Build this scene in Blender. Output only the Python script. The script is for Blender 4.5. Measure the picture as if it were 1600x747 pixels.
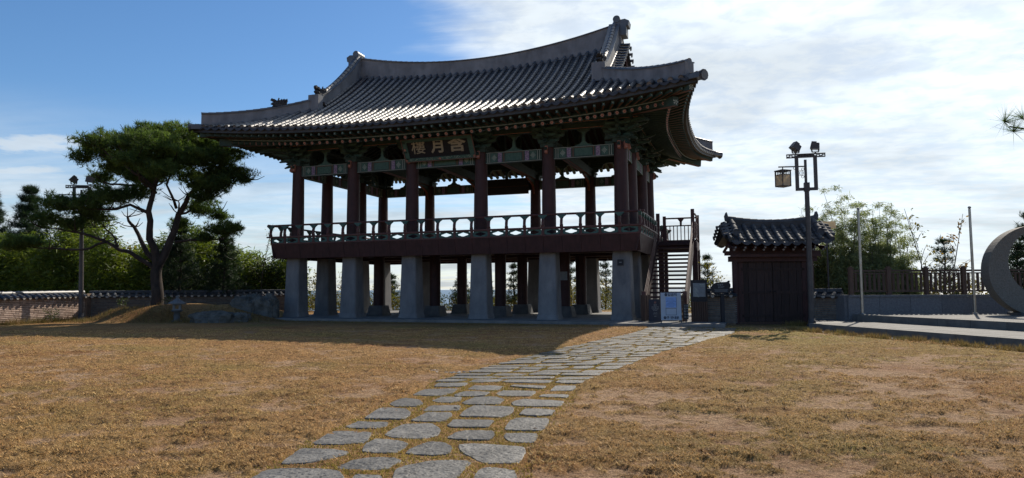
import bpy, math, random
import numpy as np
from mathutils import Vector, Matrix, Euler, noise as mnoise
R = math.radians
random.seed(7)
rng = np.random.default_rng(11)
SC = bpy.context.scene
COL = SC.collection
for o in list(bpy.data.objects):
    bpy.data.objects.remove(o)

# ------------------------------------------------------------------ camera
cam_d = bpy.data.cameras.new('camera')
cam = bpy.data.objects.new('camera', cam_d)
COL.objects.link(cam)
cam_d.sensor_width = 36.0
cam_d.lens = 36.0 * 1064.06 / 1600.0
cam_d.clip_start = 0.1
cam_d.clip_end = 60000
cam.matrix_world = Matrix.Translation((0, 0, 1.5)) @ Matrix.Rotation(math.pi / 2 + 0.0731, 4, 'X') @ Matrix.Rotation(-0.005, 4, 'Z')
SC.camera = cam

# ------------------------------------------------------------------ light
SUN_EL, SUN_AZ = R(39.5), R(33.0)          # azimuth measured from +Y towards +X
sun_d = bpy.data.lights.new('sun', 'SUN')
sun_d.energy = 5.0
sun_d.angle = R(0.5)
sun_d.color = (1.0, 0.90, 0.76)
sun = bpy.data.objects.new('sun', sun_d)
COL.objects.link(sun)
sdir = Vector((math.sin(SUN_AZ) * math.cos(SUN_EL), math.cos(SUN_AZ) * math.cos(SUN_EL), math.sin(SUN_EL)))
sun.rotation_euler = sdir.to_track_quat('Z', 'Y').to_euler()

SC.view_settings.view_transform = 'Standard'
SC.view_settings.look = 'None'
SC.view_settings.exposure = 0.13
SC.view_settings.gamma = 1.0

world = bpy.data.worlds.new('World')
SC.world = world
world.use_nodes = True
wt = world.node_tree
wt.nodes.clear()
WN = wt.nodes.new
WL = wt.links.new


def wmath(op, a, b=None, clamp=False):
    n = WN('ShaderNodeMath')
    n.operation = op
    n.use_clamp = clamp
    for i, v in enumerate((a, b)):
        if v is None:
            continue
        if isinstance(v, (int, float)):
            n.inputs[i].default_value = v
        else:
            WL(v, n.inputs[i])
    return n.outputs[0]


def wrange(v, a, b, c=0.0, d=1.0, smooth=True):
    n = WN('ShaderNodeMapRange')
    if smooth:
        n.interpolation_type = 'SMOOTHSTEP'
    WL(v, n.inputs[0])
    for i, q in enumerate((a, b, c, d)):
        n.inputs[i + 1].default_value = q
    return n.outputs[0]


sky = WN('ShaderNodeTexSky')
sky.sky_type = 'NISHITA'
sky.sun_disc = False
sky.sun_elevation = SUN_EL
sky.sun_rotation = SUN_AZ
sky.altitude = 60
sky.air_density = 1.0
sky.dust_density = 0.3
sky.ozone_density = 4.5
bg_sky = WN('ShaderNodeBackground')
bg_sky.inputs[1].default_value = 0.115
hs_ = WN('ShaderNodeHueSaturation')
hs_.inputs['Saturation'].default_value = 1.14
WL(sky.outputs[0], hs_.inputs['Color'])
WL(hs_.outputs[0], bg_sky.inputs[0])
tc = WN('ShaderNodeTexCoord')
sep = WN('ShaderNodeSeparateXYZ')
WL(tc.outputs['Generated'], sep.inputs[0])
X, Y, Z = sep.outputs
zz = wmath('ADD', wmath('MAXIMUM', Z, 0.0), 0.10)
cx = wmath('DIVIDE', X, zz)
cy = wmath('DIVIDE', Y, zz)
cmb = WN('ShaderNodeCombineXYZ')
WL(cx, cmb.inputs[0])
WL(cy, cmb.inputs[1])


def wnoise(scale, detail, rough, sx=1.0, sy=1.0, rot=0.0, off=0.0, dist=0.0):
    mp = WN('ShaderNodeMapping')
    mp.inputs['Scale'].default_value = (sx, sy, 1)
    mp.inputs['Rotation'].default_value = (0, 0, rot)
    mp.inputs['Location'].default_value = (off, off * .7, 0)
    WL(cmb.outputs[0], mp.inputs[0])
    n = WN('ShaderNodeTexNoise')
    n.inputs['Scale'].default_value = scale
    n.inputs['Detail'].default_value = detail
    n.inputs['Roughness'].default_value = rough
    n.inputs['Distortion'].default_value = dist
    WL(mp.outputs[0], n.inputs['Vector'])
    return n.outputs['Fac']


big = wnoise(0.55, 5, 0.55, 1, 1.5, 0.35, 3.1)
wisp = wnoise(1.1, 8, 0.62, 0.8, 2.6, -0.25, 1.7, 0.6)
ripple = wnoise(8.0, 5, 0.58, 1.0, 1.1, 0.3, 0.4, 0.25)
# the cloud sheet covers the half of the sky on the sun's side
side = wmath('ADD', X, wmath('MULTIPLY', wmath('SUBTRACT', big, 0.5), 0.9))
side = wmath('ADD', side, wmath('MULTIPLY', wmath('SUBTRACT', wisp, 0.5), 0.35))
sheet = wmath('MULTIPLY', wrange(side, -0.16, 0.07), wrange(Y, -0.35, 0.25))
low = wrange(Z, 0.06, 0.26, 1.0, 0.0)           # thin bank near the horizon all round
lowm = wmath('MULTIPLY', low, wrange(wisp, 0.34, 0.62, 0.45, 1.0))
lowm = wmath('MULTIPLY', lowm, 0.88)
dens = wmath('ADD', wmath('MULTIPLY', ripple, 0.70), wmath('MULTIPLY', wisp, 0.35))
cover = wmath('MULTIPLY', sheet, wrange(dens, 0.40, 0.62, 0.80, 1.0))
cover = wmath('MAXIMUM', cover, lowm)
for (qx, qy, rx, ry) in ((-2.05, 2.92, .34, .16), (-2.42, 3.30, .30, .12)):      # two small wisps low on the left
    ex_ = wmath('DIVIDE', wmath('SUBTRACT', cx, qx), rx)
    ey_ = wmath('DIVIDE', wmath('SUBTRACT', cy, qy), ry)
    dd_ = wmath('ADD', wmath('MULTIPLY', ex_, ex_), wmath('MULTIPLY', ey_, ey_))
    dd_ = wmath('ADD', dd_, wmath('MULTIPLY', wmath('SUBTRACT', ripple, 0.5), 2.2))
    cover = wmath('MAXIMUM', cover, wrange(dd_, 0.0, 1.1, 0.75, 0.0))
cover = wmath('MINIMUM', cover, 0.96)
up = wrange(Z, -0.02, 0.0, 0.0, 1.0)
cover = wmath('MULTIPLY', cover, up)
# nearer the sun the sheet scatters more light forward
nrm = WN('ShaderNodeVectorMath')
nrm.operation = 'DOT_PRODUCT'
WL(tc.outputs['Generated'], nrm.inputs[0])
nrm.inputs[1].default_value = tuple(sdir)
fwd = wmath('POWER', wmath('MAXIMUM', nrm.outputs['Value'], 0.0), 5.0)
grey = wrange(big, 0.44, 0.66, 1.0, 0.70)
grey = wmath('MULTIPLY', grey, wrange(ripple, 0.3, 0.7, 0.95, 1.05))
cstr = wmath('MULTIPLY', wmath('ADD', wmath('MULTIPLY', fwd, 0.55), 0.80), grey)
bg_c = WN('ShaderNodeBackground')
bg_c.inputs[0].default_value = (0.86, 0.94, 1.0, 1)
WL(cstr, bg_c.inputs[1])
mx = WN('ShaderNodeMixShader')
WL(cover, mx.inputs[0])
WL(bg_sky.outputs[0], mx.inputs[1])
WL(bg_c.outputs[0], mx.inputs[2])
wo = WN('ShaderNodeOutputWorld')
WL(mx.outputs[0], wo.inputs[0])

# ------------------------------------------------------------------ materials
MATS = {}


def mat(name, col, col2=None, rough=0.75, scale=3.0, detail=6, lo=0.35, hi=0.65, bump=0.0, bscale=40.0, spec=0.35,
        rnd=0.0, island=0.0, stretch=(1, 1, 1), trans=0.0, tcol=None, metal=0.0, vary=0.12):
    m = bpy.data.materials.new(name)
    m.use_nodes = True
    nt = m.node_tree
    b = nt.nodes['Principled BSDF']
    b.inputs['Roughness'].default_value = rough
    b.inputs['Specular IOR Level'].default_value = spec
    b.inputs['Metallic'].default_value = metal
    g = nt.nodes.new('ShaderNodeNewGeometry')
    mp = nt.nodes.new('ShaderNodeMapping')
    mp.inputs['Scale'].default_value = stretch
    nt.links.new(g.outputs['Position'], mp.inputs[0])
    n = nt.nodes.new('ShaderNodeTexNoise')
    n.inputs['Scale'].default_value = scale
    n.inputs['Detail'].default_value = detail
    n.inputs['Roughness'].default_value = 0.62
    nt.links.new(mp.outputs[0], n.inputs['Vector'])
    mr = nt.nodes.new('ShaderNodeMapRange')
    mr.inputs[1].default_value = lo
    mr.inputs[2].default_value = hi
    nt.links.new(n.outputs['Fac'], mr.inputs[0])
    mix = nt.nodes.new('ShaderNodeMix')
    mix.data_type = 'RGBA'
    mix.inputs['A'].default_value = (*col, 1)
    c2 = col2 if col2 else tuple(c * (1 + vary * 2) for c in col)
    mix.inputs['B'].default_value = (*c2, 1)
    nt.links.new(mr.outputs[0], mix.inputs['Factor'])
    out = mix.outputs['Result']
    for amt, node, sock in ((rnd, 'ShaderNodeObjectInfo', 'Random'), (island, 'ShaderNodeNewGeometry', 'Random Per Island')):
        if amt:
            oi = nt.nodes.new(node)
            r2 = nt.nodes.new('ShaderNodeMapRange')
            r2.inputs[3].default_value = 1 - amt
            r2.inputs[4].default_value = 1 + amt
            nt.links.new(oi.outputs[sock], r2.inputs[0])
            h = nt.nodes.new('ShaderNodeHueSaturation')
            nt.links.new(r2.outputs[0], h.inputs['Value'])
            nt.links.new(out, h.inputs['Color'])
            out = h.outputs[0]
    nt.links.new(out, b.inputs['Base Color'])
    if bump:
        n2 = nt.nodes.new('ShaderNodeTexNoise')
        n2.inputs['Scale'].default_value = bscale
        n2.inputs['Detail'].default_value = 5
        nt.links.new(mp.outputs[0], n2.inputs['Vector'])
        bp = nt.nodes.new('ShaderNodeBump')
        bp.inputs['Strength'].default_value = min(1.0, bump)
        bp.inputs['Distance'].default_value = 0.02 * max(1.0, bump)
        nt.links.new(n2.outputs['Fac'], bp.inputs['Height'])
        nt.links.new(bp.outputs[0], b.inputs['Normal'])
    if trans:
        t = nt.nodes.new('ShaderNodeBsdfTranslucent')
        if tcol:
            mc = nt.nodes.new('ShaderNodeMix')
            mc.data_type = 'RGBA'
            mc.blend_type = 'MULTIPLY'
            mc.inputs['Factor'].default_value = 1
            nt.links.new(out, mc.inputs['A'])
            mc.inputs['B'].default_value = (*tcol, 1)
            nt.links.new(mc.outputs['Result'], t.inputs[0])
        else:
            nt.links.new(out, t.inputs[0])
        ms = nt.nodes.new('ShaderNodeMixShader')
        ms.inputs[0].default_value = trans
        nt.links.new(b.outputs[0], ms.inputs[1])
        nt.links.new(t.outputs[0], ms.inputs[2])
        nt.links.new(ms.outputs[0], nt.nodes['Material Output'].inputs[0])
    MATS[name] = m
    return m


M_TILE = mat('roof tile clay', (0.055, 0.062, 0.075), (0.10, 0.105, 0.118), rough=0.50, scale=2.2, bump=0.06, bscale=30, spec=1.0, rnd=0.12)
M_TILE2 = mat('roof pan tile clay', (0.035, 0.038, 0.045), (0.06, 0.062, 0.07), rough=0.6, scale=2.2, bump=0.3, bscale=25)
M_PLASTER = mat('ridge plaster', (0.16, 0.165, 0.175), (0.235, 0.24, 0.25), rough=0.85, scale=1.1, detail=8, bump=0.3, bscale=18, stretch=(1.6, 1.6, 0.5), lo=0.36, hi=0.64)
M_GREEN = mat('green paint', (0.026, 0.048, 0.043), (0.038, 0.070, 0.060), rough=0.7, scale=5, bump=0.1)
M_GREEN2 = mat('light green paint', (0.042, 0.092, 0.082), (0.062, 0.128, 0.11), rough=0.7, scale=9)
M_LINE = mat('pale line paint', (0.30, 0.33, 0.30), (0.38, 0.42, 0.38), rough=0.7, scale=9)
M_PINK = mat('pale red paint', (0.32, 0.14, 0.11), (0.42, 0.20, 0.16), rough=0.7, scale=9)
M_RUST = mat('orange red paint', (0.13, 0.048, 0.030), (0.18, 0.065, 0.042), rough=0.7, scale=6)
M_PURP = mat('violet paint', (0.14, 0.10, 0.20), (0.28, 0.22, 0.30), rough=0.7, scale=18, lo=0.45, hi=0.55)
M_RED = mat('oxide red paint', (0.042, 0.018, 0.019), (0.062, 0.025, 0.025), rough=0.62, scale=2.0, bump=0.2, bscale=20, stretch=(4, 4, 0.6), vary=.2)
M_REDL = mat('oxide red rail paint', (0.070, 0.027, 0.026), (0.10, 0.040, 0.036), rough=0.55, scale=3.0)
M_DARK = mat('dark board paint', (0.010, 0.011, 0.016), (0.016, 0.017, 0.024), rough=0.55, scale=6)
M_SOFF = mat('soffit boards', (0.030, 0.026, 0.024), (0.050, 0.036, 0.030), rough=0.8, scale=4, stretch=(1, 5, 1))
M_STONE = mat('grey granite', (0.125, 0.13, 0.14), (0.225, 0.225, 0.23), rough=0.85, scale=1.6, detail=9, lo=.3, hi=.7, bump=0.35, bscale=60, stretch=(1.3, 1.3, .6), rnd=.08)
M_STONE_D = mat('dark granite', (0.075, 0.075, 0.078), (0.12, 0.12, 0.12), rough=0.7, scale=3, bump=0.6, bscale=30)
M_SLAB = mat('slab stone', (0.13, 0.13, 0.13), (0.21, 0.205, 0.20), rough=0.8, scale=1.4, bump=0.3, bscale=40)
M_ROCK = mat('garden rock', (0.06, 0.06, 0.056), (0.15, 0.145, 0.13), rough=0.95, scale=3.2, bump=1.0, bscale=9)
M_GOLD = mat('gold lettering', (0.27, 0.24, 0.18), (0.36, 0.32, 0.245), rough=0.6, scale=20)
M_WOOD = mat('stained wood', (0.055, 0.030, 0.022), (0.085, 0.048, 0.033), rough=0.7, scale=3, bump=0.3, bscale=14, stretch=(6, 6, 0.7))
M_WOODB = mat('fence wood', (0.065, 0.040, 0.030), (0.10, 0.060, 0.044), rough=0.7, scale=3, stretch=(6, 6, 0.7), rnd=0.15)
M_METAL = mat('painted lamp metal', (0.055, 0.05, 0.05), (0.08, 0.072, 0.07), rough=0.5, scale=4)
M_STEEL = mat('stainless steel', (0.26, 0.25, 0.235), (0.34, 0.33, 0.31), rough=0.30, scale=8, metal=0.9)
M_PANE = mat('lantern pane', (0.70, 0.60, 0.42), (0.78, 0.68, 0.50), rough=0.6, scale=4, trans=0.5)
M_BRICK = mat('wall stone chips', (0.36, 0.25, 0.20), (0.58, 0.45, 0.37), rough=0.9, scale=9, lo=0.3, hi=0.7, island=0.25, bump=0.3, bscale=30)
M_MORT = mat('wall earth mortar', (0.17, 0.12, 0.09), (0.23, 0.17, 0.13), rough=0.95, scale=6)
M_WALLG = mat('grey and shaded wall brick', (0.10, 0.095, 0.09), (0.17, 0.16, 0.15), rough=0.9, scale=9, island=0.25)
M_GRANW = mat('granite wall blocks', (0.13, 0.13, 0.14), (0.19, 0.19, 0.20), rough=0.8, scale=14, bump=0.2, bscale=60, rnd=0.08)
M_PAVE = mat('terrace paving', (0.095, 0.094, 0.090), (0.15, 0.147, 0.14), rough=0.8, scale=3, bump=0.15, bscale=60, rnd=0.08)
M_RING = mat('ring sculpture stone', (0.13, 0.12, 0.10), (0.21, 0.19, 0.165), rough=0.8, scale=25, bump=0.4, bscale=45)
M_PSTONE = mat('path stone', (0.066, 0.063, 0.058), (0.160, 0.152, 0.138), rough=0.60, scale=2.8, lo=0.3, hi=0.68, bump=0.9, bscale=24, rnd=0.30, spec=0.45)
M_BARK = mat('pine bark', (0.022, 0.018, 0.016), (0.055, 0.040, 0.033), rough=0.95, scale=6, bump=1.0, bscale=12, stretch=(1, 1, 0.35))
M_TWIG = mat('thin twigs', (0.10, 0.085, 0.06), (0.16, 0.13, 0.09), rough=0.9, scale=6)
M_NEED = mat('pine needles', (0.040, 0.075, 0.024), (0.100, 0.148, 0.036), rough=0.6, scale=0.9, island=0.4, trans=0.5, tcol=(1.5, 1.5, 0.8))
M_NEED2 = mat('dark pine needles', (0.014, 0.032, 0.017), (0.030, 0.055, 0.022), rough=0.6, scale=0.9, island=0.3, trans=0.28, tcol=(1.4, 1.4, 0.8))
M_BAMB = mat('bamboo leaves', (0.052, 0.088, 0.018), (0.150, 0.185, 0.034), rough=0.5, scale=0.55, island=0.35, trans=0.50, tcol=(1.7, 1.7, 0.8))
M_BAMB2 = mat('grey green bamboo leaves', (0.14, 0.175, 0.085), (0.26, 0.30, 0.145), rough=0.5, scale=0.7, island=0.35, trans=0.42, tcol=(1.5, 1.5, 1.0))
M_SHRUB = mat('dark shrub leaves', (0.022, 0.045, 0.016), (0.060, 0.085, 0.022), rough=0.55, scale=0.9, island=0.4, trans=0.35, tcol=(1.5, 1.4, 0.7))
M_AUT = mat('autumn leaves', (0.16, 0.085, 0.025), (0.20, 0.16, 0.04), rough=0.6, scale=1.2, island=0.4, trans=0.45, tcol=(1.5, 1.3, 0.8))
M_WEED = mat('yellow weeds', (0.17, 0.13, 0.035), (0.11, 0.13, 0.03), rough=0.7, scale=1.0, island=0.35, trans=0.4, tcol=(1.5, 1.4, 0.8))
M_WHITE = mat('sign board white', (0.34, 0.40, 0.48), (0.38, 0.44, 0.52), rough=0.5, scale=5)
M_BLUE = mat('sign paper blue', (0.20, 0.34, 0.66), (0.25, 0.39, 0.70), rough=0.6, scale=5)
M_NAVY = mat('sign navy', (0.012, 0.016, 0.032), (0.016, 0.022, 0.042), rough=0.5, scale=5)
M_INK = mat('sign ink', (0.02, 0.03, 0.06), (0.02, 0.03, 0.06), rough=0.6)
M_GREY = mat('sign grey print', (0.16, 0.18, 0.20), (0.22, 0.24, 0.26), rough=0.6, scale=12)
M_GRAV = mat('drain pebbles', (0.12, 0.12, 0.13), (0.30, 0.29, 0.28), rough=0.8, scale=20, island=0.5)



def pits(m, scale, lo, hi, dark, bump=0.0):
    """small dark pores over a material's base colour"""
    nt = m.node_tree
    b = nt.nodes['Principled BSDF']
    src = b.inputs['Base Color'].links[0].from_socket
    g = nt.nodes.new('ShaderNodeNewGeometry')
    n = nt.nodes.new('ShaderNodeTexNoise')
    n.inputs['Scale'].default_value = scale
    n.inputs['Detail'].default_value = 3
    nt.links.new(g.outputs['Position'], n.inputs['Vector'])
    r = nt.nodes.new('ShaderNodeMapRange')
    r.inputs[1].default_value = lo
    r.inputs[2].default_value = hi
    r.inputs[3].default_value = dark
    r.inputs[4].default_value = 1.0
    nt.links.new(n.outputs['Fac'], r.inputs[0])
    x = nt.nodes.new('ShaderNodeMix')
    x.data_type = 'RGBA'
    x.blend_type = 'MULTIPLY'
    x.inputs['Factor'].default_value = 1
    nt.links.new(src, x.inputs['A'])
    nt.links.new(r.outputs[0], x.inputs['B'])
    nt.links.new(x.outputs['Result'], b.inputs['Base Color'])


pits(M_PSTONE, 30, .38, .45, .25)
pits(M_PSTONE, 7, .36, .50, .72)
pits(M_STONE, 55, .36, .46, .75)
pits(M_RING, 90, .38, .5, .6)
pits(M_GRANW, 70, .38, .5, .7)
pits(M_RED, 3, .3, .6, .75)
pits(M_TILE, 1.1, .38, .62, .62)
pits(M_PLASTER, 1.7, .36, .52, .80)
M_TILEG = mat('gate tile clay', (0.042, 0.047, 0.056), (0.075, 0.080, 0.09), rough=0.75, scale=2.2, bump=0.1, bscale=30, spec=0.3, rnd=0.12)

# ------------------------------------------------------------------ helpers


class MB:
    """collects faces, then links them as ONE mesh object"""

    def __init__(s):
        s.v, s.f, s.m, s.sm = [], [], [], []

    def add(s, vs, fs, mi=0, smooth=False):
        o = len(s.v)
        s.v += [tuple(q) for q in vs]
        s.f += [tuple(i + o for i in f) for f in fs]
        s.m += [mi] * len(fs)
        s.sm += [smooth] * len(fs)
        return s

    def box(s, c, d, mi=0, rz=0.0, taper=1.0, M=None):
        x, y, z = d[0] / 2, d[1] / 2, d[2] / 2
        vs = []
        for dz, t in ((-z, 1.0), (z, taper)):
            for dx, dy in ((-x, -y), (x, -y), (x, y), (-x, y)):
                vs.append(Vector((dx * t, dy * t, dz)))
        if M is not None:
            vs = [M @ q for q in vs]
        elif rz:
            mm = Matrix.Rotation(rz, 3, 'Z')
            vs = [mm @ q for q in vs]
        c = Vector(c)
        return s.add([q + c for q in vs], [(3, 2, 1, 0), (4, 5, 6, 7), (0, 1, 5, 4), (1, 2, 6, 5), (2, 3, 7, 6), (3, 0, 4, 7)], mi)

    def bar(s, p, q, w, h, mi=0, up=(0, 0, 1)):
        """box between two points; w across, h along up"""
        p, q = Vector(p), Vector(q)
        t = (q - p).normalized()
        sd = t.cross(Vector(up))
        if sd.length < 1e-4:
            sd = Vector((1, 0, 0))
        sd.normalize()
        u = sd.cross(t)
        vs = []
        for e in (p, q):
            for a, b in ((-1, -1), (1, -1), (1, 1), (-1, 1)):
                vs.append(e + sd * (a * w / 2) + u * (b * h / 2))
        return s.add(vs, [(3, 2, 1, 0), (4, 5, 6, 7), (0, 1, 5, 4), (1, 2, 6, 5), (2, 3, 7, 6), (3, 0, 4, 7)], mi)

    def tube(s, pts, rad, n=8, mi=0, cap=True, smooth=True):
        pts = [Vector(p) for p in pts]
        if not hasattr(rad, '__len__'):
            rad = [rad] * len(pts)
        vs, fs = [], []
        ref = None
        for i, p in enumerate(pts):
            t = (pts[min(i + 1, len(pts) - 1)] - pts[max(i - 1, 0)]).normalized()
            if ref is None:
                ref = Vector((0, 0, 1)) if abs(t.z) < 0.9 else Vector((1, 0, 0))
            a = t.cross(ref).normalized()
            b = a.cross(t).normalized()
            ref = b
            for k in range(n):
                an = 2 * math.pi * k / n
                vs.append(p + (a * math.cos(an) + b * math.sin(an)) * rad[i])
        for i in range(len(pts) - 1):
            for k in range(n):
                k2 = (k + 1) % n
                fs.append((i * n + k, i * n + k2, (i + 1) * n + k2, (i + 1) * n + k))
        s.add(vs, fs, mi, smooth)
        if cap:
            L = len(pts) - 1
            s.add([vs[k] for k in range(n)], [tuple(range(n))[::-1]], mi)
            s.add([vs[L * n + k] for k in range(n)], [tuple(range(n))], mi)
        return s

    def lathe(s, c, prof, n=16, mi=0, smooth=True, squash=1.0):
        """prof: (radius, z) pairs"""
        c = Vector(c)
        vs, fs = [], []
        for r, z in prof:
            for k in range(n):
                a = 2 * math.pi * k / n
                vs.append(c + Vector((r * math.cos(a), r * math.sin(a) * squash, z)))
        for i in range(len(prof) - 1):
            for k in range(n):
                k2 = (k + 1) % n
                fs.append((i * n + k, i * n + k2, (i + 1) * n + k2, (i + 1) * n + k))
        fs.append(tuple(range(n))[::-1])
        fs.append(tuple((len(prof) - 1) * n + k for k in range(n)))
        return s.add(vs, fs, mi, smooth)

    def prism(s, poly, o, ex, ey, th, mi=0):
        """flat outline poly (a, b) in the plane o + a*ex + b*ey, given thickness th centred on it"""
        o, ex, ey = Vector(o), Vector(ex), Vector(ey)
        nn = ex.cross(ey).normalized()
        n = len(poly)
        vs = [o + ex * a + ey * b - nn * (th / 2) for a, b in poly] + [o + ex * a + ey * b + nn * (th / 2) for a, b in poly]
        fs = [tuple(range(n))[::-1], tuple(range(n, 2 * n))] + [(i, (i + 1) % n, n + (i + 1) % n, n + i) for i in range(n)]
        return s.add(vs, fs, mi)

    def mesh(s, name, mats):
        me = bpy.data.meshes.new(name)
        me.from_pydata(s.v, [], s.f)
        for m in (mats if isinstance(mats, (list, tuple)) else [mats]):
            me.materials.append(m)
        me.polygons.foreach_set('material_index', s.m)
        me.polygons.foreach_set('use_smooth', s.sm)
        me.update()
        return me

    def build(s, name, mats, parent=None, kind=None, label=None, loc=None):
        return link(name, s.mesh(name, mats), parent, kind, label, loc)


def link(name, me, parent=None, kind=None, label=None, loc=None, rz=0.0):
    o = bpy.data.objects.new(name, me)
    COL.objects.link(o)
    if parent is not None:
        o.parent = parent
    if kind:
        o['kind'] = kind
    if label:
        o['label'] = label
    if loc is not None:
        o.location = loc
    if rz:
        o.rotation_euler.z = rz
    return o


def thing(name, label, cat, loc=(0, 0, 0), rz=0.0, group=None):
    o = bpy.data.objects.new(name, None)
    COL.objects.link(o)
    o.location = loc
    o.rotation_euler.z = rz
    o.empty_display_size = 0.3
    return tag(o, label, cat, group)


def tag(o, label, cat, group=None):
    o['label'] = label
    o['category'] = cat
    if group:
        o['group'] = group
    return o


def raw_mesh(name, verts, faces_n, mats, mi=None):
    """fast mesh from numpy verts, every face has faces_n consecutive verts"""
    nv = len(verts)
    nf = nv // faces_n
    me = bpy.data.meshes.new(name)
    me.vertices.add(nv)
    me.vertices.foreach_set('co', np.asarray(verts, dtype=np.float32).ravel())
    me.loops.add(nv)
    me.loops.foreach_set('vertex_index', np.arange(nv, dtype=np.int32))
    me.polygons.add(nf)
    me.polygons.foreach_set('loop_start', np.arange(0, nv, faces_n, dtype=np.int32))
    me.polygons.foreach_set('loop_total', np.full(nf, faces_n, dtype=np.int32))
    for m in (mats if isinstance(mats, (list, tuple)) else [mats]):
        me.materials.append(m)
    if mi is not None:
        me.polygons.foreach_set('material_index', mi.astype(np.int32))
    me.update(calc_edges=True)
    return me


def text_mesh(body, size, offset=0.0, extrude=0.004):
    c = bpy.data.curves.new('lettering', 'FONT')
    c.body = body
    c.size = size
    c.align_x = 'CENTER'
    c.align_y = 'CENTER'
    c.offset = offset
    c.extrude = extrude
    c.resolution_u = 2
    o = bpy.data.objects.new('lettering', c)
    me = bpy.data.meshes.new_from_object(o)
    bpy.data.objects.remove(o)
    return me


def half_pipe(mb, pts, r, side, seg=0.30, mi=0, end=True, n=5, arc=math.pi, lift=0.0):
    """a run of overlapping half-round cover tiles along pts (top to eave)"""
    pts = [Vector(p) for p in pts]
    d = [0.0]
    for a, b in zip(pts, pts[1:]):
        d.append(d[-1] + (b - a).length)
    L = d[-1]
    k = max(1, round(L / seg))

    def at(x):
        for i in range(len(d) - 1):
            if x <= d[i + 1] or i == len(d) - 2:
                t = (x - d[i]) / max(1e-6, d[i + 1] - d[i])
                return pts[i].lerp(pts[i + 1], t)
    side = Vector(side).normalized()
    for j in range(k):
        a, b = at(L * j / k), at(min(L, L * (j + 1) / k + 0.03 * (j < k - 1)))
        t = (b - a).normalized()
        u = side.cross(t)
        if u.z < 0:
            u = -u
        vs = []
        for p, rr in ((a, r * 0.88), (b, r * 1.06)):
            for q in range(n + 1):
                an = math.pi / 2 + arc / 2 - arc * q / n
                vs.append(p + side * (rr * math.cos(an)) + u * (rr * math.sin(an) + lift))
        fs = [(q, q + 1, n + 2 + q, n + 1 + q) for q in range(n)]
        mb.add(vs, fs, mi, True)
        if j < k - 1:
            c = b + u * lift
            lip = vs[n + 1:]
            mb.add(lip + [c + (w - c) * 0.80 for w in lip], [(q, q + 1, n + 2 + q, n + 1 + q) for q in range(n)], mi)
    if end:
        b = pts[-1]
        t = (pts[-1] - pts[-2]).normalized()
        u = side.cross(t)
        if u.z < 0:
            u = -u
        o = t * 0.012
        ring = [b + o + side * (r * 1.1 * math.cos(2 * math.pi * q / 10)) + u * (r * 1.1 * math.sin(2 * math.pi * q / 10)) for q in range(10)]
        back = [w - t * 0.05 for w in ring]
        inner = [b + o * 1.0 + (w - b - o) * 0.72 - t * 0.014 for w in ring]
        mb.add(ring + back + inner, [(q, (q + 1) % 10, 10 + (q + 1) % 10, 10 + q) for q in range(10)] +
               [(q, 20 + q, 20 + (q + 1) % 10, (q + 1) % 10) for q in range(10)] + [tuple(20 + q for q in range(10))], mi)

# ------------------------------------------------------------------ the lie of the land


def smooth(a, b, x):
    t = min(1.0, max(0.0, (x - a) / (b - a)))
    return t * t * (3 - 2 * t)


def gz(x, y):
    """height of the ground"""
    wx = smooth(-21.8, -18.4, x) * (1 - smooth(-14.5, -10.8, x))
    ya = 32.2 + 0.35 * math.sin(x * 1.1) + 0.2 * math.sin(x * 2.7)
    m = wx * (0.74 + 0.07 * math.sin(x * 2.1)) * smooth(ya, ya + 1.7, y) * (1 - smooth(37.5, 41, y))
    if y > 49:
        m -= 0.5 * (smooth(49, 60, y) * 4) + max(0, y - 58) * 0.42
    return max(m, -34.0)


gx = sorted(set([-2500, -1200, -600, -300, -150, -90, -60] + [round(-45 + i * 1.0, 2) for i in range(91)] + [60, 90, 150, 300, 600, 1200, 2500] +
                [round(-27 + i * 0.5, 2) for i in range(40)]))
gy = sorted(set([-2500, -900, -300, -100, -40, -15, -5] + [float(i) for i in range(0, 70)] + [round(31.6 + i * 0.2, 2) for i in range(20)] +
                [75, 85, 100, 120, 150, 200]))
gv = [(x, y, gz(x, y)) for y in gy for x in gx]
nx_ = len(gx)
gf = [(j * nx_ + i, j * nx_ + i + 1, (j + 1) * nx_ + i + 1, (j + 1) * nx_ + i) for j in range(len(gy) - 1) for i in range(nx_ - 1)]

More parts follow.
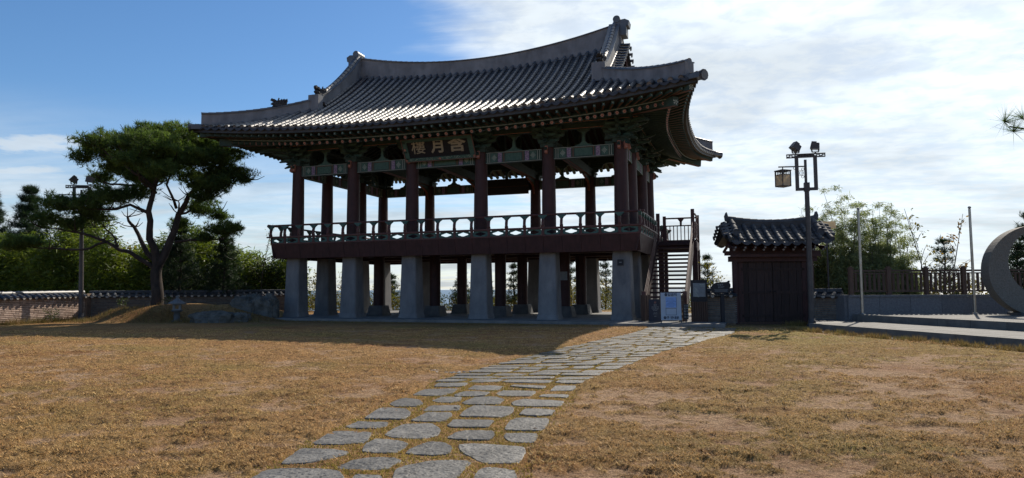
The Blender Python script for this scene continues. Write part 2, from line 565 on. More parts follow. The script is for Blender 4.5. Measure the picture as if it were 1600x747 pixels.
def ground_material(gname, use_attr):
    GM = bpy.data.materials.new(gname)
    GM.use_nodes = True
    nt = GM.node_tree
    N_, L_ = nt.nodes.new, nt.links.new
    bs = nt.nodes['Principled BSDF']
    bs.inputs['Roughness'].default_value = 0.95
    bs.inputs['Specular IOR Level'].default_value = 0.1
    geo = N_('ShaderNodeNewGeometry')


    def gnoise(scale, detail=6, rough=0.6, stretch=(1, 1, 1), loc=0.0, dist=0.0):
        mp = N_('ShaderNodeMapping')
        mp.inputs['Scale'].default_value = stretch
        mp.inputs['Location'].default_value = (loc, loc * 2, 0)
        L_(geo.outputs['Position'], mp.inputs[0])
        n = N_('ShaderNodeTexNoise')
        n.inputs['Scale'].default_value = scale
        n.inputs['Detail'].default_value = detail
        n.inputs['Roughness'].default_value = rough
        n.inputs['Distortion'].default_value = dist
        L_(mp.outputs[0], n.inputs['Vector'])
        return n.outputs['Fac']


    def grange(v, a, b, c=0.0, d=1.0):
        n = N_('ShaderNodeMapRange')
        L_(v, n.inputs[0])
        for i, q in enumerate((a, b, c, d)):
            n.inputs[i + 1].default_value = q
        return n.outputs[0]


    def gmix(f, a, b, mode='MIX'):
        n = N_('ShaderNodeMix')
        n.data_type = 'RGBA'
        n.blend_type = mode
        if isinstance(f, float):
            n.inputs['Factor'].default_value = f
        else:
            L_(f, n.inputs['Factor'])
        for k, c in (('A', a), ('B', b)):
            if isinstance(c, tuple):
                n.inputs[k].default_value = (*c, 1)
            else:
                L_(c, n.inputs[k])
        return n.outputs['Result']


    straw = gmix(grange(gnoise(0.35, 7, 0.6), 0.35, 0.65), (0.33, 0.175, 0.068), (0.42, 0.25, 0.105))
    straw = gmix(grange(gnoise(0.22, 5, 0.6, loc=4.0), 0.48, 0.66), straw, (0.27, 0.20, 0.065))          # greener swathes
    soil = gmix(grange(gnoise(7, 6), 0.3, 0.7), (0.38, 0.235, 0.135), (0.48, 0.32, 0.20))
    dens_ = gnoise(0.75, 8, 0.66, (1, 1.5, 1), 2.0, 0.4)
    sx_ = N_('ShaderNodeSeparateXYZ')
    L_(geo.outputs['Position'], sx_.inputs[0])
    lean_ = grange(sx_.outputs[0], -6, 4, -0.06, 0.0)
    add_ = N_('ShaderNodeMath')
    mm_ = gmix(0.42, dens_, gnoise(9, 5, 0.7, (1, 1.3, 1), 1.0))
    mm_ = gmix(0.25, mm_, gnoise(30, 3, 0.6, loc=3.0))
    L_(mm_, add_.inputs[0])
    L_(lean_, add_.inputs[1])
    green_ = grange(sx_.outputs[1], 11, 20, 0.0, 0.75)
    gx_ = grange(sx_.outputs[0], 4, 8, 0.0, 1.0)
    gm_ = N_('ShaderNodeMath')
    gm_.operation = 'MULTIPLY'
    L_(green_, gm_.inputs[0])
    L_(gx_, gm_.inputs[1])
    straw = gmix(gm_.outputs[0], straw, (0.26, 0.225, 0.06))
    if use_attr:
        at_ = N_('ShaderNodeAttribute')
        at_.attribute_name = 'turf'
        c1 = gmix(grange(at_.outputs['Fac'], 0.0, 1.0), soil, straw)
    else:
        c1 = gmix(grange(add_.outputs[0], 0.485, 0.545), straw, soil)
    redp = grange(gnoise(0.28, 6, 0.65, loc=11.0), 0.50, 0.62, 0.0, 0.7)
    c1 = gmix(redp, c1, gmix(0.5, c1, (0.24, 0.085, 0.035)))
    crumb = gmix(0.35, gnoise(5.0, 6, 0.75, (1, 1.5, 1), 9.0), gnoise(26, 3, 0.6, loc=5.0))
    c1 = gmix(grange(crumb, 0.52, 0.60, 0.0, 0.80), c1, (0.085, 0.048, 0.024))
    rusty = grange(gnoise(1.3, 8, 0.75, (1, 1.7, 1), 7.0), 0.54, 0.66, 0.0, 0.75)
    c1 = gmix(rusty, c1, (0.13, 0.055, 0.028))
    fine = grange(gnoise(40, 5, 0.8, (1, 0.8, 1)), 0.30, 0.70, 0.40, 1.5)
    c1 = gmix(1.0, c1, fine, 'MULTIPLY')
    spk = gnoise(95, 2, 0.5, (1, 1, 1), 2.0)
    c1 = gmix(grange(spk, 0.60, 0.70, 0.0, 0.75), c1, (0.62, 0.47, 0.30))
    c1 = gmix(grange(spk, 0.40, 0.30, 0.0, 0.75), c1, (0.07, 0.042, 0.022))
    L_(c1, bs.inputs['Base Color'])
    bp = N_('ShaderNodeBump')
    bp.inputs['Strength'].default_value = 0.9
    bp.inputs['Distance'].default_value = 0.09
    hsum = N_('ShaderNodeMath')
    L_(gnoise(22, 6, 0.75), hsum.inputs[0])
    L_(grange(gnoise(3.0, 5, 0.6), 0, 1, 0, 1.6), hsum.inputs[1])
    L_(hsum.outputs[0], bp.inputs['Height'])
    L_(bp.outputs[0], bs.inputs['Normal'])
    return GM


M_GRD = ground_material('dry lawn', False)
M_LAWN = ground_material('turf and bare soil', True)
gmb = MB().add(gv, gf, 0, True)
gmb.build('ground', M_GRD, kind='structure')

M_SEA = mat('sea water', (0.05, 0.09, 0.14), (0.06, 0.11, 0.16), rough=0.35, scale=0.02, bump=0.6, bscale=0.25)
MB().add([(-26000, 90, -30), (26000, 90, -30), (26000, 30000, -30), (-26000, 30000, -30)], [(0, 1, 2, 3)]).build('sea', M_SEA, kind='structure')

# ------------------------------------------------------------------ stone path
STONES=[
[(-2.06, 5.58), (-2.03, 5.78), (-1.64, 5.78), (-1.42, 5.7), (-1.3, 5.29), (-2.05, 5.3)],
[(-1.27, 5.48), (-1.27, 5.61), (-1.07, 5.59), (-1.0, 5.39), (-1.23, 5.4)],
[(-0.96, 5.56), (-0.97, 5.74), (-0.89, 5.89), (-0.7, 6.04), (-0.41, 6.05), (-0.36, 5.97), (-0.42, 5.67), (-0.45, 5.44), (-0.92, 5.39)],
[(-0.31, 5.58), (-0.26, 5.79), (-0.14, 5.82), (0.01, 5.72), (0.03, 5.54), (0.01, 5.37), (-0.29, 5.38)],
[(-1.99, 5.95), (-2.0, 6.3), (-1.98, 6.54), (-1.65, 6.48), (-1.52, 6.4), (-1.5, 6.27), (-1.78, 5.98)],
[(-1.49, 5.87), (-1.41, 6.07), (-1.27, 6.18), (-1.06, 6.16), (-0.97, 6.06), (-1.04, 5.79), (-1.23, 5.74), (-1.44, 5.81)],
[(-1.39, 6.4), (-1.42, 6.68), (-1.36, 6.91), (-1.15, 6.84), (-1.01, 6.71), (-1.07, 6.34), (-1.32, 6.34)],
[(-0.98, 6.31), (-0.92, 6.58), (-0.83, 6.77), (-0.67, 6.75), (-0.57, 6.54), (-0.58, 6.3), (-0.69, 6.23), (-0.91, 6.27)],
[(-0.52, 6.66), (-0.43, 6.7), (0.1, 6.55), (0.09, 6.18), (0.04, 5.94), (-0.23, 5.93), (-0.38, 6.19), (-0.49, 6.42)],
[(-1.95, 6.73), (-1.93, 7.09), (-1.88, 7.33), (-1.48, 7.27), (-1.44, 6.89), (-1.45, 6.76), (-1.7, 6.68)],
[(-1.32, 7.1), (-1.29, 7.37), (-1.18, 7.67), (-0.89, 7.65), (-0.77, 7.36), (-0.77, 7.06), (-0.91, 6.91), (-1.17, 6.95)],
[(-0.66, 6.92), (-0.59, 7.2), (-0.47, 7.3), (-0.2, 7.24), (-0.23, 6.82), (-0.52, 6.83)],
[(-0.09, 6.95), (-0.07, 7.14), (0.24, 7.12), (0.25, 6.95), (0.2, 6.71), (-0.03, 6.76)],
[(-1.82, 7.54), (-1.75, 7.84), (-1.4, 7.77), (-1.38, 7.58), (-1.45, 7.44), (-1.75, 7.45)],
[(-1.72, 8.01), (-1.66, 8.67), (-1.33, 8.6), (-1.23, 8.35), (-1.25, 7.93), (-1.57, 7.93)],
[(-1.16, 7.86), (-1.04, 8.32), (-0.73, 8.31), (-0.76, 7.85), (-0.82, 7.77), (-1.11, 7.8)],
[(-0.72, 7.56), (-0.68, 7.9), (-0.21, 7.83), (-0.27, 7.45), (-0.66, 7.46)],
[(-0.09, 7.34), (-0.03, 7.83), (0.06, 7.97), (0.41, 7.91), (0.35, 7.43), (0.28, 7.25), (-0.05, 7.29)],
[(-1.61, 9.0), (-1.49, 9.48), (-1.25, 9.31), (-1.16, 8.99), (-1.23, 8.8), (-1.51, 8.81)],
[(-1.11, 8.51), (-1.06, 8.88), (-0.67, 8.87), (-0.67, 8.5), (-1.06, 8.44)],
[(-0.63, 8.14), (-0.49, 8.78), (0.01, 8.66), (-0.06, 8.13), (-0.16, 8.02), (-0.59, 8.08)],
[(0.07, 8.19), (0.16, 8.59), (0.52, 8.47), (0.45, 8.14), (0.27, 8.08)],
[(-1.08, 9.22), (-0.98, 9.55), (-0.7, 9.51), (-0.7, 9.21), (-0.82, 9.06), (-1.01, 9.09)],
[(-0.67, 9.05), (-0.51, 9.51), (-0.23, 9.53), (-0.11, 9.28), (-0.18, 8.92), (-0.58, 8.9)],
[(-0.02, 9.03), (0.12, 9.32), (0.68, 9.17), (0.6, 8.75), (0.01, 8.81)],
[(-1.42, 9.74), (-1.3, 10.31), (-0.82, 10.34), (-0.87, 9.91), (-1.07, 9.63)],
[(-0.82, 9.69), (-0.71, 10.0), (-0.33, 9.93), (-0.4, 9.61), (-0.79, 9.58)],
[(-0.24, 9.8), (-0.13, 10.13), (0.34, 10.02), (0.24, 9.57), (-0.18, 9.6)],
[(0.35, 9.51), (0.44, 9.72), (0.79, 9.67), (0.72, 9.4)],
[(-1.2, 10.52), (-1.18, 10.91), (-0.71, 10.94), (-0.78, 10.54)],
[(-0.68, 10.29), (-0.6, 10.66), (-0.13, 10.58), (-0.25, 10.12)],
[(-0.04, 10.52), (0.02, 10.69), (0.51, 10.5), (0.43, 10.25)],
[(0.54, 10.05), (0.66, 10.56), (0.97, 10.55), (0.86, 10.04)],
]

EL = [(-1.35, 10.96), (-1.08, 11.73), (-0.72, 12.62), (-0.27, 13.77), (0.42, 15.43), (1.28, 17.37), (2.48, 19.86), (3.57, 21.96), (4.5, 24.21), (5.3, 26.6)]
ER = [(1.06, 10.66), (1.45, 11.63), (1.91, 12.51), (2.73, 14.36), (3.6, 16.19), (4.67, 17.94), (5.51, 19.42), (6.41, 20.89), (7.47, 22.93), (8.3, 25.4)]


def lerp_line(P, t):
    i = min(len(P) - 2, int(t))
    f = t - i
    return Vector((P[i][0] + (P[i + 1][0] - P[i][0]) * f, P[i][1] + (P[i + 1][1] - P[i][1]) * f))


t = 0.12
row = 0
while t < 8.95:
    a, b = lerp_line(EL, t), lerp_line(ER, t)
    # depth of a row, about 0.42 m of travel
    nxt = t
    while (lerp_line(EL, nxt) - a).length + (lerp_line(ER, nxt) - b).length < 2 * random.uniform(0.42, 0.60) and nxt < 9:
        nxt += 0.02
    a2, b2 = lerp_line(EL, nxt), lerp_line(ER, nxt)
    w = (b - a).length
    cuts = [0.0]
    while cuts[-1] < w - 0.35:
        cuts.append(cuts[-1] + random.uniform(0.42, 0.86))
    s_ = w / cuts[-1] if cuts[-1] else 1
    cuts = [c * s_ / w for c in cuts]
    for k in range(len(cuts) - 1):
        g = 0.045 / w
        c0, c1_ = cuts[k] + g, cuts[k + 1] - g
        gt = 0.055 / max(0.3, (a2 - a).length)
        j = lambda q: random.uniform(-q, q)
        sh = 0.25 * math.sin(row * 2.3 + k * 1.7) * 0.3
        pts = []
        for (cc, tt) in ((c0, gt), ((c0 + c1_) / 2, gt + j(.05)), (c1_, gt), (c1_, .5), (c1_, 1 - gt), ((c0 + c1_) / 2, 1 - gt + j(.05)), (c0, 1 - gt), (c0, .5)):
            p0 = a.lerp(b, cc)
            p1 = a2.lerp(b2, cc)
            q = p0.lerp(p1, tt + sh)
            pts.append((q.x + j(.028), q.y + j(.028)))
        # cut the corners
        out = []
        for i in range(8):
            p, q_, n2 = Vector(pts[i - 1]), Vector(pts[i]), Vector(pts[(i + 1) % 8])
            if i % 2 == 0 and i != 8:
                f = random.uniform(.12, .35)
                out += [tuple(q_.lerp(p, f)), tuple(q_.lerp(n2, f))]
            else:
                out.append(tuple(q_))
        STONES.append(out)
    t = nxt + 0.01
    row += 1

path = thing('stone_path', 'p', 'p')
del path['label'], path['category']
path['kind'] = 'structure'
STONE_C = []
for poly in STONES:
    cx_ = sum(p[0] for p in poly) / len(poly)
    cy_ = sum(p[1] for p in poly) / len(poly)
    ar = sum(poly[i - 1][0] * poly[i][1] - poly[i][0] * poly[i - 1][1] for i in range(len(poly)))
    if ar < 0:
        poly = poly[::-1]
    # roughen the outline
    big_ = cy_ < 11
    if big_:
        out = []
        for i in range(len(poly)):
            p, q_ = Vector(poly[i]), Vector(poly[(i + 1) % len(poly)])
            m_ = p.lerp(q_, 0.5)
            nrm_ = Vector((q_.y - p.y, -(q_.x - p.x))) * random.uniform(-.02, .06)
            out += [tuple(p.lerp(q_, .08)), tuple(p.lerp(q_, .3) + nrm_ * .7), tuple(m_ + nrm_), tuple(p.lerp(q_, .7) + nrm_ * .7), tuple(p.lerp(q_, .92))]
        poly = out
    n = len(poly)
    STONE_C.append((cx_, cy_, poly))
    tx, ty = random.uniform(-.012, .012), random.uniform(-.012, .012)
    h = random.uniform(.014, .028)
    vs = []
    for sc, z in ((1.02, -0.06), (1.02, h - .010), (0.995, h), ):
        for p in poly:
            x, y = (p[0] - cx_) * sc, (p[1] - cy_) * sc
            vs.append((x, y, z + x * tx + y * ty + (random.uniform(-.003, .003) if z > 0 else 0)))
    fs = []
    for k in range(2):
        fs += [(k * n + i, k * n + (i + 1) % n, (k + 1) * n + (i + 1) % n, (k + 1) * n + i) for i in range(n)]
    vs.append((0, 0, h + .002))
    fs += [(2 * n + i, 2 * n + (i + 1) % n, 3 * n) for i in range(n)]
    MB().add(vs, fs).build('paving_stone', M_PSTONE, path, loc=(cx_, cy_, 0))

# ------------------------------------------------------------------ relief of the worn turf near the camera


def inside(px, py, poly):
    x = np.array([p[0] for p in poly])
    y = np.array([p[1] for p in poly])
    r = np.zeros(np.shape(px), bool)
    j = len(poly) - 1
    for i in range(len(poly)):
        c = ((y[i] > py) != (y[j] > py)) & (px < (x[j] - x[i]) * (py - y[i]) / (y[j] - y[i] + 1e-9) + x[i])
        r ^= c
        j = i
    return r


NOISE_G = {}


def vnoise(x, y, s, seed):
    """value noise"""
    if seed not in NOISE_G:
        NOISE_G[seed] = np.random.default_rng(seed).random((257, 257))
    G = NOISE_G[seed]
    xx, yy = x * s + 60, y * s + 60
    xi, yi = np.floor(xx).astype(int), np.floor(yy).astype(int)
    fx, fy = xx - xi, yy - yi
    fx, fy = fx * fx * (3 - 2 * fx), fy * fy * (3 - 2 * fy)
    g = lambda a, b: G[a % 257, b % 257]
    return (g(xi, yi) * (1 - fx) + g(xi + 1, yi) * fx) * (1 - fy) + (g(xi, yi + 1) * (1 - fx) + g(xi + 1, yi + 1) * fx) * fy


PATH_L = [(-2.15, 3.0), (-2.12, 5.6), (-2.05, 6.3), (-1.98, 7.2), (-1.85, 8.0), (-1.65, 9.2), (-1.45, 10.0)] + EL
PATH_R = [(0.2, 3.0), (0.15, 6.5), (0.3, 7.0), (0.45, 7.9), (0.78, 8.8), (0.85, 9.6), (1.0, 10.5)] + ER
PATH_POLY = PATH_L + PATH_R[::-1]


def sstep(a, b, x):
    t = np.clip((x - a) / (b - a), 0, 1)
    return t * t * (3 - 2 * t)


def turf(x, y):
    """turf cover 0..1 and height of the worn lawn"""
    f = .34 * vnoise(x, y * 1.25, 1.3, 21) + .28 * vnoise(x, y * 1.25, 3.4, 22) + .22 * vnoise(x, y * 1.2, 8.0, 23) + .16 * vnoise(x, y, 19.0, 24)
    big__ = vnoise(x, y * 1.2, .35, 25)
    bare = .035 * sstep(.2, 1.6, x) * (1 - sstep(7, 10.5, y)) + .11 * (big__ - .5) - .035
    bare = bare - .04 * (1 - sstep(-3.5, -1.5, x)) - .02 * sstep(11, 15, y)
    m = sstep(.40, .53, f - bare)
    fine = vnoise(x, y, 36.0, 26)
    h = m * (.020 + .030 * sstep(.48, .66, f)) + (fine - .5) * (.006 + .016 * m) + (vnoise(x, y, 14.0, 27) - .5) * .012
    pi = inside(x, y, PATH_POLY)
    h = np.where(pi, h * .12, h)
    return m, h


gyy = []
q = 3.9
while q < 26:
    gyy.append(q)
    q *= 1.0062
gyy = np.array(gyy)
gss = np.linspace(-.90, .90, 620)
YY, SS = np.meshgrid(gyy, gss, indexing='ij')
XX = SS * (YY + .4)
M_, H_g = turf(XX, YY)
fade = 1 - sstep(21, 25, YY)
fade *= 1 - ((XX > 9.0) & (YY > 23 - (XX - 10.2) * 4.0 - 4)) * 1.0
ZZ = .006 + np.maximum(H_g, -.004) * fade - .03 * (YY > 25.5)
ZZ = np.where((XX > 9.4) & (YY > 27.5 - (XX - 9.4) * 4.33 - 1.2), -.02, ZZ)
verts = np.stack([XX, YY, ZZ], -1).reshape(-1, 3)
nr_, nc_ = YY.shape
ii = np.arange(nr_ * nc_).reshape(nr_, nc_)
quads = np.stack([ii[:-1, :-1], ii[:-1, 1:], ii[1:, 1:], ii[1:, :-1]], -1).reshape(-1, 4)
me = bpy.data.meshes.new('lawn')
me.vertices.add(len(verts))
me.vertices.foreach_set('co', verts.astype(np.float32).ravel())
me.loops.add(quads.size)
me.loops.foreach_set('vertex_index', quads.astype(np.int32).ravel())
me.polygons.add(len(quads))
me.polygons.foreach_set('loop_start', np.arange(0, quads.size, 4, dtype=np.int32))
me.polygons.foreach_set('loop_total', np.full(len(quads), 4, dtype=np.int32))
me.polygons.foreach_set('use_smooth', np.ones(len(quads), bool))
me.materials.append(M_LAWN)
me.update(calc_edges=True)
at__ = me.attributes.new('turf', 'FLOAT', 'POINT')
at__.data.foreach_set('value', M_.ravel().astype(np.float32))
link('lawn', me, kind='structure')

# ------------------------------------------------------------------ lawn blades (dry turf)

NT_, NPB = 34000, 20
ty = 4.3 * (26 / 4.3) ** rng.random(NT_)
tx = (rng.random(NT_) - 0.5) * 1.72 * (ty + 0.5)
tn, _h = turf(tx, ty)
tk = rng.random(NT_) < np.clip(tn * .8, 0.08, 1)
tx, ty, tn = tx[tk], ty[tk], tn[tk]
trd = rng.uniform(.012, .040, len(tx)) * (1 + ty / 22)
tsz = rng.uniform(.5, 1.5, len(tx))
cx__ = np.repeat(tx, NPB) + rng.normal(size=len(tx) * NPB) * np.repeat(trd, NPB) * 1.5
cy__ = np.repeat(ty, NPB) + rng.normal(size=len(tx) * NPB) * np.repeat(trd, NPB)
csz = np.repeat(tsz, NPB)
NB0 = 260000
y0_ = 4.3 * (28 / 4.3) ** rng.random(NB0)           # denser near the camera
x0_ = (rng.random(NB0) - 0.5) * 1.72 * (y0_ + 0.5)
xx, yy = np.concatenate([x0_, cx__]), np.concatenate([y0_, cy__])
tall = np.concatenate([np.full(NB0, .55), csz * 1.5])
NB = len(xx)
keep = np.ones(NB, bool)
for cx_, cy_, poly in STONE_C:
    near = (np.abs(xx - cx_) < 0.8) & (np.abs(yy - cy_) < 0.8)
    idx = np.where(near)[0]
    keep[idx[inside(xx[idx], yy[idx], poly)]] = False
dn, zb_ = turf(xx, yy)
keep &= (rng.random(NB) < np.clip(dn, 0.28, 1)) | (tall > .6)
keep &= ~(inside(xx, yy, PATH_POLY) & (rng.random(NB) < .75))
keep &= ~((xx > 9.5) & (yy > 23 - (xx - 10.2) * 4.0))
xx, yy, dn, tall, zb_ = xx[keep], yy[keep], dn[keep], tall[keep], np.maximum(zb_[keep], 0)
n = len(xx)
hgt = rng.uniform(0.005, 0.016, n) * (0.5 + 0.7 * dn) * tall
az = rng.uniform(0, 2 * np.pi, n)
lean = rng.uniform(0.4, 2.2, n) * hgt
wid = rng.uniform(0.0015, 0.0032, n) * (1 + yy / 8)
wx, wy = np.cos(az + 1.5) * wid, np.sin(az + 1.5) * wid
V = np.zeros((n, 3, 3))
V[:, 0] = np.stack([xx - wx, yy - wy, zb_], 1)
V[:, 1] = np.stack([xx + wx, yy + wy, zb_], 1)
V[:, 2] = np.stack([xx + np.cos(az) * lean, yy + np.sin(az) * lean, zb_ + hgt], 1)
M_GRASS = mat('dry grass blades', (0.50, 0.31, 0.135), (0.43, 0.30, 0.11), rough=0.7, scale=0.3, island=0.75, trans=0.3, lo=0.42, hi=0.62, spec=0.2)
link('dry_grass', raw_mesh('dry_grass', V.reshape(-1, 3), 3, M_GRASS), kind='stuff')
# greener moss-like turf in the joints of the path
allp = []
for cx_, cy_, poly in STONE_C:
    if cy_ < 25:
        xs, ys = [p[0] for p in poly], [p[1] for p in poly]
        k = int(900 / max(1, (cy_ / 7)))
        allp.append(np.stack([rng.uniform(min(xs) - .13, max(xs) + .13, k), rng.uniform(min(ys) - .13, max(ys) + .13, k)], 1))
allp = np.concatenate(allp)
xx, yy = allp[:, 0], allp[:, 1]
keep = np.ones(len(xx), bool)
for cx_, cy_, poly in STONE_C:
    idx = np.where((np.abs(xx - cx_) < 0.8) & (np.abs(yy - cy_) < 0.8))[0]
    keep[idx[inside(xx[idx], yy[idx], poly)]] = False
xx, yy = xx[keep], yy[keep]
n = len(xx)
hgt = rng.uniform(0.012, 0.036, n)
az = rng.uniform(0, 2 * np.pi, n)
lean = rng.uniform(0.2, 1.2, n) * hgt
wid = rng.uniform(0.003, 0.006, n) * (1 + yy / 10)
wx, wy = np.cos(az + 1.5) * wid, np.sin(az + 1.5) * wid
V = np.zeros((n, 3, 3))
V[:, 0] = np.stack([xx - wx, yy - wy, np.zeros(n)], 1)
V[:, 1] = np.stack([xx + wx, yy + wy, np.zeros(n)], 1)
V[:, 2] = np.stack([xx + np.cos(az) * lean, yy + np.sin(az) * lean, hgt], 1)
M_MOSS = mat('joint turf', (0.30, 0.235, 0.05), (0.42, 0.30, 0.08), rough=0.8, scale=0.8, island=0.4, trans=0.3, spec=0.2)
link('joint_grass', raw_mesh('joint_grass', V.reshape(-1, 3), 3, M_MOSS), kind='stuff')

# pebbles round the drain
pb = MB()
for k in range(120):
    a, r = random.uniform(0, 6.28), math.sqrt(random.random())
    x, y, s = -1.09 + 0.42 * r * math.cos(a), 12.62 + 0.42 * r * math.sin(a), random.uniform(.02, .045)
    pb.lathe((x, y, 0), [(s * .8, 0), (s, s * .3), (s * .5, s * .62)], 6)
pb.build('drain_pebbles', M_GRAV, kind='stuff')

# a few fallen leaves and twigs on the lawn
lf = MB()
for k in range(110):
    y = random.uniform(4.8, 18)
    x = random.uniform(-.8, .8) * (y + .5)
    a, q = random.uniform(0, 6.28), random.uniform(.015, .04)
    c, s_ = math.cos(a) * q, math.sin(a) * q
    lf.add([(x - c, y - s_, .022), (x + s_ * .5, y - c * .5, .035), (x + c, y + s_, .022), (x - s_ * .5, y + c * .5, .03)], [(0, 1, 2, 3)], k % 2)
lf.build('fallen_leaves', [mat('dead leaf', (0.20, 0.09, 0.04), (0.28, 0.15, 0.07), rough=.7), mat('dark dead leaf', (0.05, 0.03, 0.02), (0.08, 0.05, 0.03), rough=.8)], kind='stuff')

# ------------------------------------------------------------------ pavilion (local frame: u along the front, v to the back)
TH = 0.3313
PO = Vector((-1.7416, 36.9521, 0))
W1, WC, B1, BM = 3.3417, 3.6535, 2.6336, 3.582
HU, HV = (4 * W1 + WC) / 2, (2 * B1 + BM) / 2
UC = [-HU, -HU + W1, -HU + 2 * W1, HU - 2 * W1, HU - W1, HU]
VC = [-HV, -HV + B1, HV - B1, HV]
SL, ZC, ZF, ZT = 0.12, 3.22, 3.86, 7.97          # slab, post top, floor, column top
pav = thing('pavilion', 'two-storey wooden pavilion with tiled hip-and-gable roof on stone posts', 'pavilion', PO, -TH)


def W(u, v, z):
    c, s = math.cos(TH), math.sin(TH)
    return Vector((PO.x + c * u + s * v, PO.y - s * u + c * v, z))


# slab
sb = MB()
sb.box((0, -.35, SL / 2 - .2), (2 * HU + 2.3, 2 * HV + 3.0, SL + .4))
sb.box((HU + 2.74, -1.5, SL / 2 - .201), (3.17, 11.8, SL + .4))
sb.box((HU + .55, -6.86, SL / 2 - .201), (1.2, 1.08, SL + .4))
sb.build('stone_slab', M_SLAB, pav)


def square_post(mb, c, w0, w1, z0, z1, ch=0.05, mi=0):
    vs, fs = [], []
    for w, z in ((w0, z0), (w1, z1)):
        h = w / 2
        for a, b in ((-h + ch, -h), (h - ch, -h), (h, -h + ch), (h, h - ch), (h - ch, h), (-h + ch, h), (-h, h - ch), (-h, -h + ch)):
            vs.append((c[0] + a, c[1] + b, z))
    for i in range(8):
        fs.append((i, (i + 1) % 8, 8 + (i + 1) % 8, 8 + i))
    fs += [tuple(range(8))[::-1], tuple(range(8, 16))]
    mb.add(vs, fs, mi)


sp = MB()
square_post(sp, (0, 0), 1.02, 0.93, SL, SL + .22, .06)
square_post(sp, (0, 0), 0.90, 0.76, SL + .222, ZC, .05)
sp_me = sp.mesh('stone_post', M_STONE)
wp = MB()
wp.tube([(0, 0, SL + .5), (0, 0, ZC + .1)], .29, 14)
wp_me = wp.mesh('lower_column', M_RED)
wb = MB()
square_post(wb, (0, 0), 1.0, .80, SL, SL + .52, .05)
wb_me = wb.mesh('column_base', M_STONE_D)
ucol = MB()
ucol.tube([(0, 0, ZF + .0), (0, 0, ZF + 1.4), (0, 0, ZT)], [.325, .325, .29], 18)
ucol_me = ucol.mesh('column', M_RED)
for i, u in enumerate(UC):
    for j, v in enumerate(VC):
        edge = i in (0, 5) or j in (0, 3)
        if edge:
            link('stone_post', sp_me, pav, loc=(u, v, 0))
            link('column', ucol_me, pav, loc=(u, v, 0))
        else:
            c = link('lower_column', wp_me, pav, loc=(u, v, 0))
            link('column_base', wb_me, c)
# plates on posts
MB().box((UC[5] - .02, -HV - .4285, 2.62), (.27, .02, .27)).build('small_plaque', M_DARK, pav)
pl = MB().box((UC[5] - .02, -HV - .4407, 2.63), (.10, .004, .03))
pl.build('plaque_print', M_GREY, pav)
nb = MB().box((UC[4] + .02, VC[1] - .31, 2.12), (.42, .02, .42))
nb.build('notice_plate', M_GREY, pav)

# floor frame
OV = 0.92
fl = MB()
fl.box((0, 0, ZF - .06), (2 * HU + 2 * OV - .1, 2 * HV + 2 * OV - .1, .1))
fl.build('floor_deck', M_RED, pav)
for v in VC:
    MB().box((0, v, ZC + .18), (2 * HU + .5, .34, .34)).build('floor_beam', M_RED, pav)
for k in range(19):
    u = -HU + 2 * HU * k / 18
    MB().box((u, 0, ZC + .43), (.16, 2 * HV + 1.3, .16)).build('floor_joist', M_RED, pav)
# skirt boards round the deck, each about 0.85 m, leaning in at the foot
NF, NS = 22, 13
RU, RV = HU + OV, HV + OV
STEPU, STEPV = 2 * RU / NF, 2 * RV / NS


def skirt(w):
    m = MB()
    m.add([(-w / 2 + .006, -.02, .42), (w / 2 - .006, -.02, .42), (w / 2 - .006, .16, -.33), (-w / 2 + .006, .16, -.33),
           (-w / 2 + .006, .04, .42), (w / 2 - .006, .04, .42), (w / 2 - .006, .21, -.33), (-w / 2 + .006, .21, -.33)],
          [(3, 2, 1, 0), (4, 5, 6, 7), (0, 1, 5, 4), (1, 2, 6, 5), (2, 3, 7, 6), (3, 0, 4, 7)])
    return m


def rail_panel(w):
    """openwork panel with a cloud-shaped slot, standing in the xz plane, outer face -y"""
    m = MB()
    hw, hh = w / 2 - .05, .125
    # frame strips: oxide red
    m.box((0, 0, -hh - .03), (w - .002, .07, .06), 0)
    m.box((0, 0, hh + .03), (w - .002, .08, .06), 0)
    m.box((-w / 2 + .03, 0, 0), (.058, .09, 2 * hh), 0)
    m.box((w / 2 - .03, 0, 0), (.058, .09, 2 * hh), 0)
    # green board with a hole
    a, b = w / 2 - .06, hh
    N = 28
    hole, rim = [], []
    for k in range(N):
        t = 2 * math.pi * k / N
        rr = 1 + .13 * math.cos(4 * t) + .07 * abs(math.sin(2 * t))
        hx, hz = .235 * rr * math.cos(t), .062 * (1 + .35 * abs(math.cos(2 * t))) * math.sin(t)
        if k in (7, 21):
            hz *= 1.25
        hole.append((hx, hz))
        c_, s_ = math.cos(t), math.sin(t)
        q = min(a / max(1e-6, abs(c_)), b / max(1e-6, abs(s_)))
        rim.append((c_ * q, s_ * q))
    for y, flip in ((-.02, 0), (.02, 1)):
        vs = [(p[0], y, p[1]) for p in hole] + [(p[0], y, p[1]) for p in rim]
        fs = [((k + 1) % N, k, N + k, N + (k + 1) % N) for k in range(N)]
        if flip:
            fs = [f[::-1] for f in fs]
        m.add(vs, fs, 1)
    vs = [(p[0], -.02, p[1]) for p in hole] + [(p[0], .02, p[1]) for p in hole]
    m.add(vs, [(k, (k + 1) % N, N + (k + 1) % N, N + k) for k in range(N)], 1)
    return m


